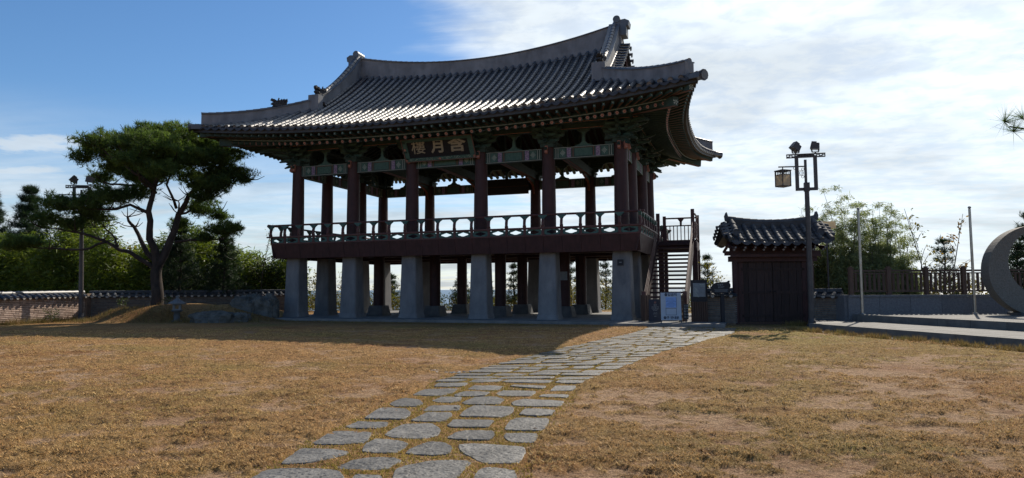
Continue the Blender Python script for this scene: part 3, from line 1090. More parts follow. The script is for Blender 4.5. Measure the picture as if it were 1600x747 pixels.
# curved baluster (lotus leaf head): in the yz plane it leans out, head flared in x
def baluster():
    m = MB()
    prof = [(-.02, 0.0), (-.05, .12), (-.045, .26), (.0, .42), (-.02, .54)]
    for k in range(len(prof) - 1):
        (y0, z0), (y1, z1) = prof[k], prof[k + 1]
        m.bar((0, y0, z0), (0, y1, z1 + .004), .11 if k else .14, .09, 0, up=(0, 1, 0))
    m.prism([(-.06, .40), (.06, .40), (.10, .46), (.20, .53), (.20, .565), (-.20, .565), (-.20, .53), (-.10, .46)], (0, -.025, 0), (1, 0, 0), (0, 0, 1), .12, 1)
    return m


skF, skS = skirt(STEPU).mesh('skirt_board', M_RED), skirt(STEPV).mesh('skirt_board', M_RED)
rpF, rpS = rail_panel(STEPU).mesh('railing_panel', [M_REDL, M_GREEN2]), rail_panel(STEPV).mesh('railing_panel', [M_REDL, M_GREEN2])
bal_me = baluster().mesh('baluster', [M_REDL, M_GREEN2])
ZP = 4.02


def along_deck(side):
    """yields (centre of panel, start of panel, rz)"""
    if side in (0, 2):
        sg = -1 if side == 0 else 1
        for k in range(NF):
            yield ((-RU + STEPU * (k + .5)) * (-sg), sg * RV), ((-RU + STEPU * k) * (-sg), sg * RV), (0 if side == 0 else math.pi)
    else:
        sg = 1 if side == 1 else -1
        for k in range(NS):
            yield (sg * RU, (-RV + STEPV * (k + .5)) * sg), (sg * RU, (-RV + STEPV * k) * sg), (math.pi / 2 if side == 1 else -math.pi / 2)


for side in range(4):
    for (c, st, rz) in along_deck(side):
        gap = side == 1 and .3 < c[1] < 2.4
        link('skirt_board', skF if side in (0, 2) else skS, pav, loc=(c[0], c[1], 3.44), rz=rz)
        if gap:
            continue
        link('railing_panel', rpF if side in (0, 2) else rpS, pav, loc=(c[0], c[1], ZP), rz=rz)
        link('baluster', bal_me, pav, loc=(st[0], st[1], ZP + .36 - .175), rz=rz)
for a, b in (((-RU - .22, -RV - .03), (RU + .22, -RV - .03)), ((-RU - .22, RV + .03), (RU + .22, RV + .03)),
             ((-RU - .03, -RV - .22), (-RU - .03, RV + .22)), ((RU + .03, -RV - .22), (RU + .03, .4)), ((RU + .03, 2.4), (RU + .03, RV + .22))):
    h = .012 if a[0] == b[0] else 0
    MB().tube([(a[0], a[1], 4.79 + h), (b[0], b[1], 4.79 + h)], .048, 8).build('top_rail', M_REDL, pav)
    MB().bar((a[0], a[1] if a[0] != b[0] else a[1] + .25, 4.20 + h), (b[0], b[1], 4.20 + h), .13, .07).build('lower_rail', M_REDL, pav)

# ---- timber ring on the columns


def lintel(p, q, name='lintel', full=True):
    """painted beam between two column axes"""
    p, q = Vector(p), Vector(q)
    d = (q - p).normalized()
    a, b = p + d * .28, q - d * .28
    L = (b - a).length
    nrm_ = Vector((d.y, -d.x, 0))
    m = MB()
    m.bar(a, b, .26, .52, 0)
    for sg in (1, -1):
        o = nrm_ * (.132 * sg)

        def patch(x0, x1, z0, z1, mi, pr=.004):
            m.bar(a + d * x0 + o + Vector((0, 0, (z0 + z1) / 2)), a + d * x1 + o + Vector((0, 0, (z0 + z1) / 2)), pr, z1 - z0, mi)
        patch(.02, L - .02, .235, .25, 2)
        patch(.02, L - .02, -.25, -.235, 2)
        for s0 in (0, 1):
            f = (lambda x: x) if not s0 else (lambda x: L - x)

            def pp(x0, x1, z0, z1, mi, pr=.004):
                x0, x1 = sorted((f(x0), f(x1)))
                patch(x0, x1, z0, z1, mi, pr)
            pp(.10, .12, -.22, .22, 2)
            pp(.20, .22, -.22, .22, 2)
            pp(.62, .82, -.22, .22, 3)
            pp(.90, .93, -.22, .22, 4)
            pp(.27, .56, -.20, .20, 1)
            for k in range(5):
                pp(.32 + .05 * k, .34 + .05 * k, -.15 + .06 * abs(2 - k), .15 - .06 * abs(2 - k), 2, .010)
        patch(1.0, L - 1.0, -.17, .17, 1)
        patch(.95, L - .95, .19, .205, 4, .006)
    return m.build(name, [M_GREEN, M_GREEN2, M_LINE, M_PURP, M_RUST], pav)


def truss_pt(side, a):
    if side == 0:
        return Vector((a, -HV, 0))
    if side == 1:
        return Vector((HU, a, 0))
    if side == 2:
        return Vector((a, HV, 0))
    return Vector((-HU, a, 0))


OUT = [Vector((0, -1, 0)), Vector((1, 0, 0)), Vector((0, 1, 0)), Vector((-1, 0, 0))]
ALO = [Vector((1, 0, 0)), Vector((0, 1, 0)), Vector((-1, 0, 0)), Vector((0, -1, 0))]
ZL = 7.68
for side in range(4):
    C_ = UC if side in (0, 2) else VC
    for a, b in zip(C_, C_[1:]):
        p, q = truss_pt(side, a), truss_pt(side, b)
        lintel((p.x, p.y, ZL), (q.x, q.y, ZL))
        # floral post (hwaban) in the middle of the bay
        mid = (p + q) / 2
        m = MB()
        ex = ALO[side]
        m.prism([(-.42, 0), (.42, 0), (.40, .07), (.20, .12), (.09, .22), (.065, .52), (.14, .66), (.30, .74), (.30, .80), (-.30, .80), (-.30, .74),
                 (-.14, .66), (-.065, .52), (-.09, .22), (-.20, .12), (-.40, .07)], mid + Vector((0, 0, 7.94)), ex, (0, 0, 1), .12, 0)
        for sg in (1, -1):
            m.prism([(-.36, .02), (.36, .02), (.18, .10), (.07, .22), (.04, .52), (.10, .66), (-.10, .66), (-.04, .52), (-.07, .22), (-.18, .10)],
                    mid + Vector((0, 0, 7.945)) + OUT[side] * (.064 * sg), ex, (0, 0, 1), .006, 1)
        m.build('floral_strut', [M_GREEN, M_GREEN2], pav)
    # beams over the brackets
    e = .85
    d = ALO[side]
    p, q = truss_pt(side, C_[0]), truss_pt(side, C_[-1])
    if (q - p).dot(d) < 0:
        d = -d
    for (off, z, w, h, ln) in ((0, 8.92, .16, .34, 0), (.62, 9.03, .14, .26, 0)):
        o = OUT[side] * off
        zz_ = z + .003 * side
        m = MB().bar(p - d * (.5 + off) + o + Vector((0, 0, zz_)), q + d * (.5 + off) + o + Vector((0, 0, zz_)), w, h, 0)
        m.bar(p - d * (.3 + off) + o + OUT[side] * (w / 2 + .002) + Vector((0, 0, zz_ - h / 2 + .03)), q + d * (.3 + off) + o + OUT[side] * (w / 2 + .002) + Vector((0, 0, zz_ - h / 2 + .03)), .004, .02, 1)
        m.build('bearing_beam', [M_GREEN, M_PINK], pav)
        MB().tube([p - d * (.6 + off) + o + Vector((0, 0, zz_ + h / 2 + .13)), q + d * (.6 + off) + o + Vector((0, 0, zz_ + h / 2 + .13))], .15, 10).build('purlin', M_GREEN, pav)
# brackets
cols16 = [(u, -HV, 0) for u in UC] + [(u, HV, 2) for u in UC] + [(HU, v, 1) for v in VC[1:3]] + [(-HU, v, 3) for v in VC[1:3]]


def tongue(m, o, ex, z, L, up=1, mi=0, w=.10, back=.7):
    """a bracket arm running outwards, ending in a beak"""
    P_ = [(-back, 0), (L * .55, 0), (L * .8, .04 * up), (L + .10, .13 * up + .03), (L + .16, .16 * up + .10), (L + .02, .12 + .08 * up), (L * .8, .17), (-back, .20)]
    m.prism(P_, o + Vector((0, 0, z)), ex, (0, 0, 1), w, mi)
    P2 = [(x, y) for x, y in ((L * .35, .03), (L * .8, .065), (L + .05, .14 * up + .05), (L * .8, .13), (L * .35, .15))]
    m.prism(P2, o + Vector((0, 0, z)), ex, (0, 0, 1), w + .012, 1)


for (u, v, side) in cols16:
    m = MB()
    base = Vector((u, v, 0))
    corner = abs(u) > HU - .01 and abs(v) > HV - .01
    outs = [OUT[side]]
    if corner:
        outs = [OUT[0 if v < 0 else 2], OUT[1 if u > 0 else 3]]
        diag = (outs[0] + outs[1]).normalized()
        outs.append(diag)
    m.box((u, v, ZT + .09), (.62, .62, .18), 0)
    m.box((u, v, ZT + .22), (.74, .74, .09), 0)
    for k, o in enumerate(outs):
        dg = 1.35 if k == 2 else 1.0
        tongue(m, base, o, ZT - .08 if k != 2 else ZT - .06, .42 * dg, -1.0, 0)
        tongue(m, base, o, ZT + .20 + .002 * k, .62 * dg, -.8, 0)
        tongue(m, base, o, ZT + .43 + .002 * k, .86 * dg, .5, 0)
        tongue(m, base, o, ZT + .66 + .002 * k, 1.10 * dg, 1.0, 0)
        if k == 2:
            tongue(m, base, o, ZT + .70, 1.9, -1.2, 0, .13)
        # hanging pale nose
        m.prism([(.30, .02), (.40, .02), (.46, -.30), (.34, -.34)], base + Vector((0, 0, ZT + .02)), o, (0, 0, 1), .12, 2)
        if k < 2:
            a = Vector((o.y, -o.x, 0))
            for lev, (L, off) in enumerate(((.52, 0), (.78, 0), (.50, .34), (.92, .0), (.72, .36), (.60, .64))):
                zz_ = ZT + .265 + (.0 if lev == 0 else .215 if lev in (1, 2) else .43) + .003 * k
                c = base + o * off + Vector((0, 0, zz_))
                pr = [(-L, .13), (-L + .03, .05), (-L + .16, 0), (L - .16, 0), (L - .03, .05), (L, .13), (L, .16), (-L, .16)]
                m.prism(pr, c, a, (0, 0, 1), .10, 0)
                pr2 = [(x * .93, .03 + y * .6) for x, y in pr]
                m.prism(pr2, c, a, (0, 0, 1), .112, 1)
                for sx in (-L + .08, 0, L - .08):
                    q = c + a * sx
                    m.box((q.x, q.y, zz_ + .185), (.15, .15, .06), 0, taper=1.15)
    m.build('bracket_set', [M_GREEN, M_GREEN2, M_PINK], pav)
    # carved bracket under the cross beam, edged in orange red
    if side in (0, 2) and not corner:
        d = OUT[side] * -1
        p = base + d * .28
        mm_ = MB()
        pr = [(0, 0), (0, -.85), (.10, -.80), (.14, -.52), (.34, -.34), (.80, -.20), (1.5, -.08), (1.6, 0)]
        mm_.prism(pr, p + Vector((0, 0, 8.0)), d, (0, 0, 1), .10, 0)
        for (x0, y0), (x1, y1) in zip(pr[1:7], pr[2:7]):
            mm_.bar(p + d * x0 + Vector((0, 0, 8.0 + y0)), p + d * x1 + Vector((0, 0, 8.0 + y1)), .13, .05, 1)
        mm_.build('beam_bracket', [M_GREEN, M_RUST], pav)
# cross beams inside
for u in UC[1:5]:
    MB().bar((u, -HV, 8.23), (u, HV, 8.23), .34, .46).bar((u - .1, -HV + .3, 7.995), (u - .1, HV - .3, 7.995), .10, .012, 1).bar((u + .1, -HV + .3, 7.995), (u + .1, HV - .3, 7.995), .10, .012, 1).build('cross_beam', [M_GREEN, M_RUST], pav)
    for v in (-1.3, 1.3):
        MB().bar((u, v, 8.45), (u, v, 10.6), .26, .26).build('roof_strut', M_GREEN, pav)
for v in (-1.3, 1.3, 0):
    MB().tube([(-HU + .5, v, 10.5 + (1.3 if v == 0 else 0)), (HU - .5, v, 10.5 + (1.3 if v == 0 else 0))], .16, 8).build('purlin', M_GREEN, pav)
# dark verse boards hanging under the inner side of the back beam
for u0 in (0.05,):
    bd = MB().box((u0, HV - .5, 7.62), (3.0, .06, .95)).build('hanging_board', M_DARK, pav)
    MB().box((u0, HV - .545, 7.62), (3.04, .02, .04), 0).box((u0, HV - .545, 8.07), (3.04, .02, .05), 0).box((u0, HV - .545, 7.17), (3.04, .02, .05), 0).build('board_frame', M_WOOD, bd)

# ---- roof surfaces
CU, CV = 12.2, 8.15
UG, VG = 7.84, 4.34


def ve(u):
    return HV + 2.72 + 1.0 * (min(1.1, abs(u) / CU)) ** 2.6


def ue(v):
    return HU + 2.78 + .91 * (min(1.1, abs(v) / CV)) ** 2.6


def ze(s):
    return 9.20 + .40 * min(1.0, s) ** 2.2


def hip(t):
    return UG + (CU - UG) * t, VG + (CV - VG) * t, 11.05 - 2.35 * t + .90 * t * t


def zr(u):
    return 13.40 + .50 * (u / 7.6) ** 2


def front_line(u, n=12):
    """points from the top of the slope to the front eave at this u (v positive = outward)"""
    a = abs(u)
    v1, z1 = ve(u), ze(a / CU)
    if a <= UG:
        v0, z0, c = .25, zr(u) + .03, .304
    else:
        t = (a - UG) / (CU - UG)
        _, v0, z0 = hip(t)
        c = .16
    return [(v0 + (v1 - v0) * k / n, z0 + (z1 - z0) * (k / n + c * (k / n) * (1 - k / n))) for k in range(n + 1)]


def side_line(v, n=8):
    a = abs(v)
    u1, z1 = ue(v), ze(a / CV)
    if a <= VG:
        u0, z0, c = 7.2, 11.32, .30
    else:
        t = (a - VG) / (CV - VG)
        u0, _, z0 = hip(t)
        c = .16
    return [(u0 + (u1 - u0) * k / n, z0 + (z1 - z0) * (k / n + c * (k / n) * (1 - k / n))) for k in range(n + 1)]


# pan tiles + boards as the roof part
rs = MB()
SP = .41
NR = int(CU / SP)
rowsU = [SP * k for k in range(-NR, NR + 1)]
NRV = int(CV / SP)
rowsV = [SP * k for k in range(-NRV, NRV + 1)]


def pan(mb, line_a, line_b, sink=.05, steps=16):
    """concave channel between two rows, stepped where tiles overlap; lines are lists of Vectors"""
    na = len(line_a) - 1

    def at(L, t):
        x = t * na
        i = min(na - 1, int(x))
        return L[i].lerp(L[i + 1], x - i)
    for k in range(steps):
        t0, t1 = k / steps, (k + 1) / steps
        vs = []
        for t, dz in ((t0, -.012), (t1, .018)):
            a, b = at(line_a, t), at(line_b, t)
            for q in range(5):
                f = q / 4
                w = a.lerp(b, f)
                w.z -= sink * 4 * f * (1 - f) - dz
                vs.append(w)
        mb.add(vs, [(q, q + 1, 6 + q, 5 + q) for q in range(4)], 0, True)
        mb.add([vs[5 + q] for q in range(5)] + [vs[5 + q] - Vector((0, 0, .03)) for q in range(5)], [(q, q + 1, 6 + q, 5 + q) for q in range(4)], 0)
    # drooping lip at the eave
    a, b = at(line_a, 1), at(line_b, 1)
    dn_ = (at(line_a, 1) - at(line_a, .9)).normalized()
    vs, vs2 = [], []
    for q in range(7):
        f = q / 6
        w = a.lerp(b, f)
        w.z -= sink * 4 * f * (1 - f) - .018
        vs.append(w + dn_ * .01)
        vs2.append(w + Vector((0, 0, -.05 - .075 * 4 * f * (1 - f))) + dn_ * .03)
    mb.add(vs + vs2, [(q, q + 1, 8 + q, 7 + q) for q in range(6)], 0)
    mb.add([w - dn_ * .04 for w in vs] + [w - dn_ * .04 for w in vs2], [(q + 1, q, 7 + q, 8 + q) for q in range(6)], 0)


def L3(kind, c, sg):
    if kind == 'f':
        return [Vector((c, sg * v, z)) for v, z in front_line(c)]
    return [Vector((sg * u, c, z)) for u, z in side_line(c)]


for sg in (-1, 1):
    rr_ = [-CU + .01] + rowsU + [CU - .01]
    for a, b in zip(rr_, rr_[1:]):
        st = 20 if abs((a + b) / 2) < UG else max(2, int(11 * (CU - abs((a + b) / 2)) / (CU - UG)))
        pan(rs, L3('f', a, sg), L3('f', b, sg), steps=st)
    rr_ = [-CV + .01] + rowsV + [CV - .01]
    for a, b in zip(rr_, rr_[1:]):
        st = 12 if abs((a + b) / 2) < VG else max(2, int(11 * (CV - abs((a + b) / 2)) / (CV - VG)))
        pan(rs, L3('s', a, sg), L3('s', b, sg), steps=st)
roof = rs.build('roof', M_TILE2, pav)
for sg in (-1, 1):
    for u in rowsU:
        m = MB()
        pts = L3('f', u, sg)
        jx, jz = random.uniform(-.012, .012), random.uniform(-.005, .008)
        half_pipe(m, [p + Vector((jx + random.uniform(-.005, .005), 0, .03 + jz + random.uniform(-.003, .003))) for p in pts], .098 * random.uniform(.96, 1.04), (1, 0, 0), random.uniform(.29, .33))
        m.build('tile_row', M_TILE, roof)
    for v in rowsV:
        m = MB()
        pts = L3('s', v, sg)
        half_pipe(m, [p + Vector((0, random.uniform(-.008, .008), .03)) for p in pts], .098, (0, 1, 0), random.uniform(.29, .33))
        m.build('tile_row', M_TILE, roof)

# ---- ridges


def wall_strip(mb, pts, half, side, mi=0):
    """pts: (base point, top point) pairs; a wall of thickness 2*half"""
    side = Vector(side)
    vs = []
    for b, t in pts:
        b, t = Vector(b), Vector(t)
        vs += [b - side * half, b + side * half, t + side * half, t - side * half]
    n = len(pts)
    fs = []
    for i in range(n - 1):
        for q in range(4):
            q2 = (q + 1) % 4
            fs.append((i * 4 + q, i * 4 + q2, i * 4 + 4 + q2, i * 4 + 4 + q))
    fs += [(3, 2, 1, 0), tuple((n - 1) * 4 + q for q in range(4))]
    mb.add(vs, fs, mi)


def zrt(u):
    return 14.22 + .98 * (abs(u) / 7.9) ** 2.0


m = MB()
us = [-7.9 + 15.8 * k / 32 for k in range(33)]
wall_strip(m, [((u, 0, zr(u) - .15), (u, 0, zrt(u) - .10)) for u in us], .30, (0, 1, 0))
ridge = m.build('main_ridge', M_PLASTER, pav)
m = MB()
wall_strip(m, [((u, 0, zrt(u) - .10), (u, 0, zrt(u) - .05)) for u in us], .36, (0, 1, 0))
half_pipe(m, [(u, 0, zrt(u) - .05) for u in us], .12, (0, 1, 0), .35)
m.build('ridge_cap', M_TILE, ridge)
for sg in (-1, 1):
    # ridge end block with a round tile standing on it
    m = MB()
    m.box((sg * 7.93, 0, 14.78), (.52, .68, .66))
    m.tube([(sg * 7.70, -.36, 15.32), (sg * 7.70, .36, 15.32)], .19, 14)
    m.box((sg * 7.70, 0, 15.10), (.34, .60, .30))
    m.prism([(-.35, -.15), (.30, -.15), (.34, .10), (.12, .22), (-.10, .20), (-.33, .05)], (sg * 8.0, 0, 15.08), (sg, 0, 0), (0, 0, 1), .62)
    m.build('ridge_end_ornament', M_TILE, ridge)

DRAG = [(-.50, 0), (.42, 0), (.46, .20), (.40, .34), (.50, .50), (.46, .62), (.34, .52), (.26, .60), (.16, .47), (.02, .50), (-.12, .42), (-.30, .46), (-.52, .56),
        (-.60, .44), (-.44, .36), (-.30, .33), (-.48, .28), (-.58, .18), (-.40, .12)]


def dragon(p, d, s=.62, name='dragon_ornament', parent=None, jaw=1):
    m = MB()
    pr = [(-x * s, z * s * jaw) for x, z in DRAG]
    d = Vector(d).normalized()
    sd = Vector((-d.y, d.x, 0))
    m.prism([(x * .97, z) for x, z in pr], p, d, (0, 0, 1), .16)
    m.prism([(x * .72, z * .86 + .02) for x, z in pr], p, d, (0, 0, 1), .30)
    for sg2 in (-1, 1):
        q = Vector(p) + sd * (sg2 * .14) + d * (.05 * s) + Vector((0, 0, .40 * s))
        m.lathe(q, [(.02, -.05), (.055, -.02), (.055, .02), (.02, .05)], 8)
        for k in range(4):
            q = Vector(p) + sd * (sg2 * .12) + d * ((-.3 + .17 * k) * s)
            m.bar(q + Vector((0, 0, .15 * s)), q + d * (-.12) + sd * (sg2 * .07) + Vector((0, 0, (.42 + .05 * k) * s)), .05, .05)
    return m.build(name, M_DRAG, parent)


M_DRAG = mat('weathered clay ornament', (0.035, 0.035, 0.038), (0.10, 0.10, 0.10), rough=0.8, scale=14, bump=1.0, bscale=24, lo=.45, hi=.7)
for su in (-1, 1):
    for sv in (-1, 1):
        # descending ridge along the gable verge
        u = su * 7.58
        m = MB()
        fl_ = front_line(7.58, 24)
        pr = []
        for v, z in fl_:
            if v > VG + .05:
                break
            t = (v - .25) / (VG - .25)
            top = 15.08 + (11.64 - 15.08) * t + (-1.15) * t * (1 - t)
            pr.append(((u, sv * v, z - .1), (u, sv * v, top)))
        wall_strip(m, pr, .24, (1, 0, 0))
        dr = m.build('descending_ridge', M_PLASTER, pav)
        m = MB()
        wall_strip(m, [(t_, t_ + Vector((0, 0, .05))) for b, t_ in [(Vector(b), Vector(t2)) for b, t2 in pr]], .29, (1, 0, 0))
        half_pipe(m, [Vector(t2) + Vector((0, 0, .05)) for b, t2 in pr], .12, (1, 0, 0), .35)
        m.build('ridge_cap', M_TILE, dr)
        # block at its foot
        MB().box((u, sv * (VG + .02), 11.30), (.62, .42, .86)).build('ridge_foot_block', M_PLASTER, dr)
        dragon((u, sv * (VG - .42), 11.76), (0, sv, 0), .92, parent=dr)
        # hip ridge
        m = MB()
        pr = []
        for k in range(15):
            t = .02 + .89 * k / 14
            hu_, hv_, hz_ = hip(t)
            top = 11.50 - 2.15 * t + .86 * t * t - .06
            pr.append(((su * hu_, sv * hv_, hz_ - .15), (su * hu_, sv * hv_, top)))
        dd = Vector((su * (CU - UG), sv * (CV - VG), 0)).normalized()
        sd = (-dd.y, dd.x, 0)
        wall_strip(m, pr, .22, sd)
        hr = m.build('hip_ridge', M_PLASTER, pav)
        m = MB()
        wall_strip(m, [(Vector(t2), Vector(t2) + Vector((0, 0, .045))) for b, t2 in pr], .27, sd)
        half_pipe(m, [Vector(t2) + Vector((0, 0, .045)) for b, t2 in pr], .11, sd, .35)
        m.build('ridge_cap', M_TILE, hr)
        q = Vector(pr[4][1])
        if su < 0:
            dragon(q + Vector((0, 0, .04)), dd, .80, parent=hr, jaw=1.0)
        # corner tip tile
        m = MB()
        a = Vector((su * (CU - .60), sv * (CV - .54), 9.58))
        b = Vector((su * (CU + (.16 if su > 0 else -.10)), sv * (CV + .14), 9.50))
        half_pipe(m, [a, b], .20, sd, .4)
        m.tube([b - dd * .10 + Vector((0, 0, .02)), b + dd * .04], .17, 12)
        m.bar(a + Vector((0, 0, .02)), b - dd * .02, .46, .20)
        m.build('corner_tile', M_TILE, hr)
    # gable wall, barge boards and the short verge tiles
    m = MB()
    ug = su * 7.0
    m.add([(ug, -3.9, 11.1), (ug, 3.9, 11.1), (ug, 0, 14.2)], [(0, 1, 2)], 0)
    m.add([(ug - .1 * su, -3.9, 11.1), (ug - .1 * su, 3.9, 11.1), (ug - .1 * su, 0, 14.2)], [(0, 1, 2)], 0)
    for k in range(17):
        v = -3.4 + .425 * k
        m.bar((ug + .03 * su, v, 11.1), (ug + .03 * su, v, 11.1 + 3.1 * (1 - abs(v) / 3.9)), .05, .03, 1, up=(1, 0, 0))
    m.build('gable_wall', [M_WOOD, M_RED], pav)
    for sv in (-1, 1):
        m = MB()
        fl_ = [(v, z) for v, z in front_line(7.58, 24) if v <= VG + .1]
        pr = [((su * 8.02, sv * v, z - .62), (su * 8.02, sv * v, z - .14)) for v, z in fl_]
        wall_strip(m, pr, .04, (1, 0, 0))
        m.build('barge_board', M_RED, pav)
        m = MB()
        prt = [((su * 7.85, sv * v, z - .13), (su * 7.85, sv * v, z - .03)) for v, z in fl_]
        wall_strip(m, prt, .36, (1, 0, 0))
        m.build('verge_bed', M_TILE2, roof)
        d_ = 0
        last = None
        for k in range(len(fl_) - 1):
            (v0, z0), (v1, z1) = fl_[k], fl_[k + 1]
            seg_ = math.hypot(v1 - v0, z1 - z0)
            d_ += seg_
            if last is None or d_ - last > .30:
                last = d_
                m = MB()
                half_pipe(m, [(su * 7.7, sv * v0, z0 + .03), (su * 8.34, sv * v0, z0 - .05)], .11, (0, 1, 0), .33)
                m.build('verge_tile', M_TILE, roof)

# ---- rafters


def fanbase(a, H, C):
    s = abs(a)
    k = H - 1.3
    b = s if s <= k else k + (s - k) * (H - k) / (C - k)
    return math.copysign(b, a)


def eave_pt(side, a, k, dz=0.0):
    """point at overhang fraction k (0 column line, 1 tile edge) for the eave position a"""
    if side in (0, 2):
        sg = -1 if side == 0 else 1
        b = fanbase(a, HU, CU)
        e = ve(a)
        s = abs(a) / CU
        p = Vector((b + (a - b) * k, sg * (HV + (e - HV) * k), 0))
    else:
        sg = 1 if side == 1 else -1
        b = fanbase(a, HV, CV)
        e = ue(a)
        s = abs(a) / CV
        p = Vector((sg * (HU + (e - HU) * k), b + (a - b) * k, 0))
    p.z = dz + .40 * s ** 2.2 * min(1, k * 1.25)
    return p


KR, KF = .68, .92


def rafter_mesh(m, p, q, r, petals=True):
    m.tube([p, q], [r, r * .97], 10, 0, cap=False)
    d = (q - p).normalized()
    sd = d.cross(Vector((0, 0, 1))).normalized()
    u = sd.cross(d)
    N = 12
    c = q + d * .002
    r *= .97
    pt = lambda k, f: c + (sd * math.cos(2 * math.pi * k / N) + u * math.sin(2 * math.pi * k / N)) * r * f
    outer = [pt(k, 1.0) for k in range(N)]
    mid = [pt(k, .86 if k % 2 == 0 else .55) for k in range(N)]
    inn = [pt(k, .28) for k in range(N)]
    m.add(outer + mid + inn, [(k, (k + 1) % N, N + (k + 1) % N, N + k) for k in range(N)], 0)
    m.add(mid + inn, [(k, (k + 1) % N, N + (k + 1) % N, N + k) for k in range(N)], 1)
    m.add(inn, [tuple(range(N))], 2)


for side in range(4):
    C_ = CU if side in (0, 2) else CV
    n = int((C_ - .35) / .42)
    pos = [.42 * k for k in range(-n, n + 1)]
    for a in pos:
        p, q = eave_pt(side, a, -.05, 9.45), eave_pt(side, a, KR, 8.60)
        inner = eave_pt(side, a, 0, 0)
        s = abs(a) / C_
        if s < .66:
            d = (q - p)
            p2 = p - d * (3.0 / d.length)
            p2.z = p.z + 1.25
        else:
            p2 = p
        m = MB()
        if p2 is not p:
            m.tube([p2, p], .075, 6, 0, cap=False)
        rafter_mesh(m, p, q, .102)
        m.build('rafter', [M_GREEN, M_PINK, M_RUST], pav)
        p, q = eave_pt(side, a, KR - .10, 8.84), eave_pt(side, a, KF, 8.845)
        m = MB()
        m.bar(p, q, .115, .125, 0)
        d = (q - p).normalized()
        m.bar(q + d * .001, q + d * .004, .100, .105, 1)
        m.bar(q + d * .003, q + d * .006, .062, .068, 0)
        m.bar(q + d * .005, q + d * .008, .03, .035, 3)
        m.bar(p + Vector((0, 0, -.064)), q + Vector((0, 0, -.064)), .05, .004, 2)
        m.build('flying_rafter', [M_GREEN, M_GREEN2, M_RUST, M_LINE], pav)
    # boards above the rafters and the eave fascias
    m = MB()
    K = 44
    aa = [-C_ + 2 * C_ * k / K for k in range(K + 1)]

    def sheet(k0, z0, k1, z1, mi):
        vs = [eave_pt(side, a, k0, z0) for a in aa] + [eave_pt(side, a, k1, z1) for a in aa]
        m.add(vs, [(k, k + 1, K + 2 + k, K + 1 + k) for k in range(K)], mi, True)
    sheet(-.05, 9.56, KR + .02, 8.70, 0)
    sheet(KR - .12, 8.92, KF + .05, 8.925, 0)
    sheet(KR + .02, 8.70, KR + .02, 8.79, 1)
    sheet(KR - .02, 8.70, KR - .02, 8.92, 1)
    sheet(KR + .02, 8.79, KR - .02, 8.79, 1)
    sheet(KF + .05, 8.925, KF + .05, 9.05, 3)
    sheet(KF + .053, 8.93, KF + .053, 8.942, 1)
    sheet(KR + .024, 8.72, KR + .024, 8.735, 2)
    sheet(KF + .05, 9.05, 1.0, 9.10, 3)
    # inner ceiling
    if side in (0, 2):
        sg = -1 if side == 0 else 1
        vs = [(-HU, sg * HV, 9.54), (HU, sg * HV, 9.54), (HU, sg * 1.2, 10.95), (-HU, sg * 1.2, 10.95), (HU, 0, 12.1), (-HU, 0, 12.1)]
        m.add(vs, [(0, 1, 2, 3), (3, 2, 4, 5)], 0)
    m.build('eave_soffit', [M_SOFF, M_GREEN, M_LINE, M_TILE2], pav)
for su in (-1, 1):
    for sv in (-1, 1):
        m = MB()
        a = Vector((su * (HU - .8), sv * (HV - .8), 9.45))
        b = Vector((su * (CU - 1.0), sv * (CV - .95), 8.88))
        c = Vector((su * (CU - .35), sv * (CV - .32), 9.22))
        m.bar(a, b, .26, .36, 0)
        m.bar(a.lerp(b, .35) + Vector((0, 0, .28)), c, .22, .26, 0)
        m.bar(a + Vector((0, 0, -.182)), b + Vector((0, 0, -.182)), .20, .006, 1)
        m.bar(a.lerp(b, .35) + Vector((0, 0, .28 - .133)), c + Vector((0, 0, -.133)), .16, .006, 1)
        dd = (b - a).normalized()
        for q, r in ((b + dd * .004, .13), (c + dd * .01, .12)):
            N = 12
            e1 = Vector((-dd.y, dd.x, 0)).normalized()
            ring = [q + e1 * (r * math.cos(6.283 * k / N)) + Vector((0, 0, r * math.sin(6.283 * k / N) * 1.05)) for k in range(N)]
            for k in range(N):
                if k % 2:
                    m.add([q + dd * .003, ring[k] + dd * .003, ring[(k + 1) % N] + dd * .003], [(0, 1, 2)], 2)
        m.build('hip_rafter', [M_GREEN, M_RUST, M_LINE], pav)
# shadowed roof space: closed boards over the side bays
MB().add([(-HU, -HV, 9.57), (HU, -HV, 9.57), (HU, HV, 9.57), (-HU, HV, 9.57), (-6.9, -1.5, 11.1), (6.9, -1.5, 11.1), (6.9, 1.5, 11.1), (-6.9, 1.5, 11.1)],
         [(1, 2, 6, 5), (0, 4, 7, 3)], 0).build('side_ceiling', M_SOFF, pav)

M_FRED = mat('faded frame edge', (0.11, 0.065, 0.06), (0.16, 0.10, 0.09), rough=.7, scale=9)
# ---- name board
bt = Vector((-.10, -HV - .98, 8.72))
bb = Vector((-.10, -HV - .38, 7.74))
nbd = thing('name_board', 'dark board with three large gold characters hanging under the front eave', 'sign board', W(*((bt + bb) / 2)), -TH)
ey = (bt - bb).normalized()
ex = Vector((1, 0, 0))
nn = ex.cross(ey).normalized()
H_ = (bt - bb).length


def bpt(a, b, c=0.0):
    return ex * a + ey * b + nn * c


def bquad(m, a0, a1, b0, b1, c, th, mi=0):
    m.prism([(a0, b0), (a1, b0), (a1, b1), (a0, b1)], bpt(0, 0, c), ex, ey, th, mi)


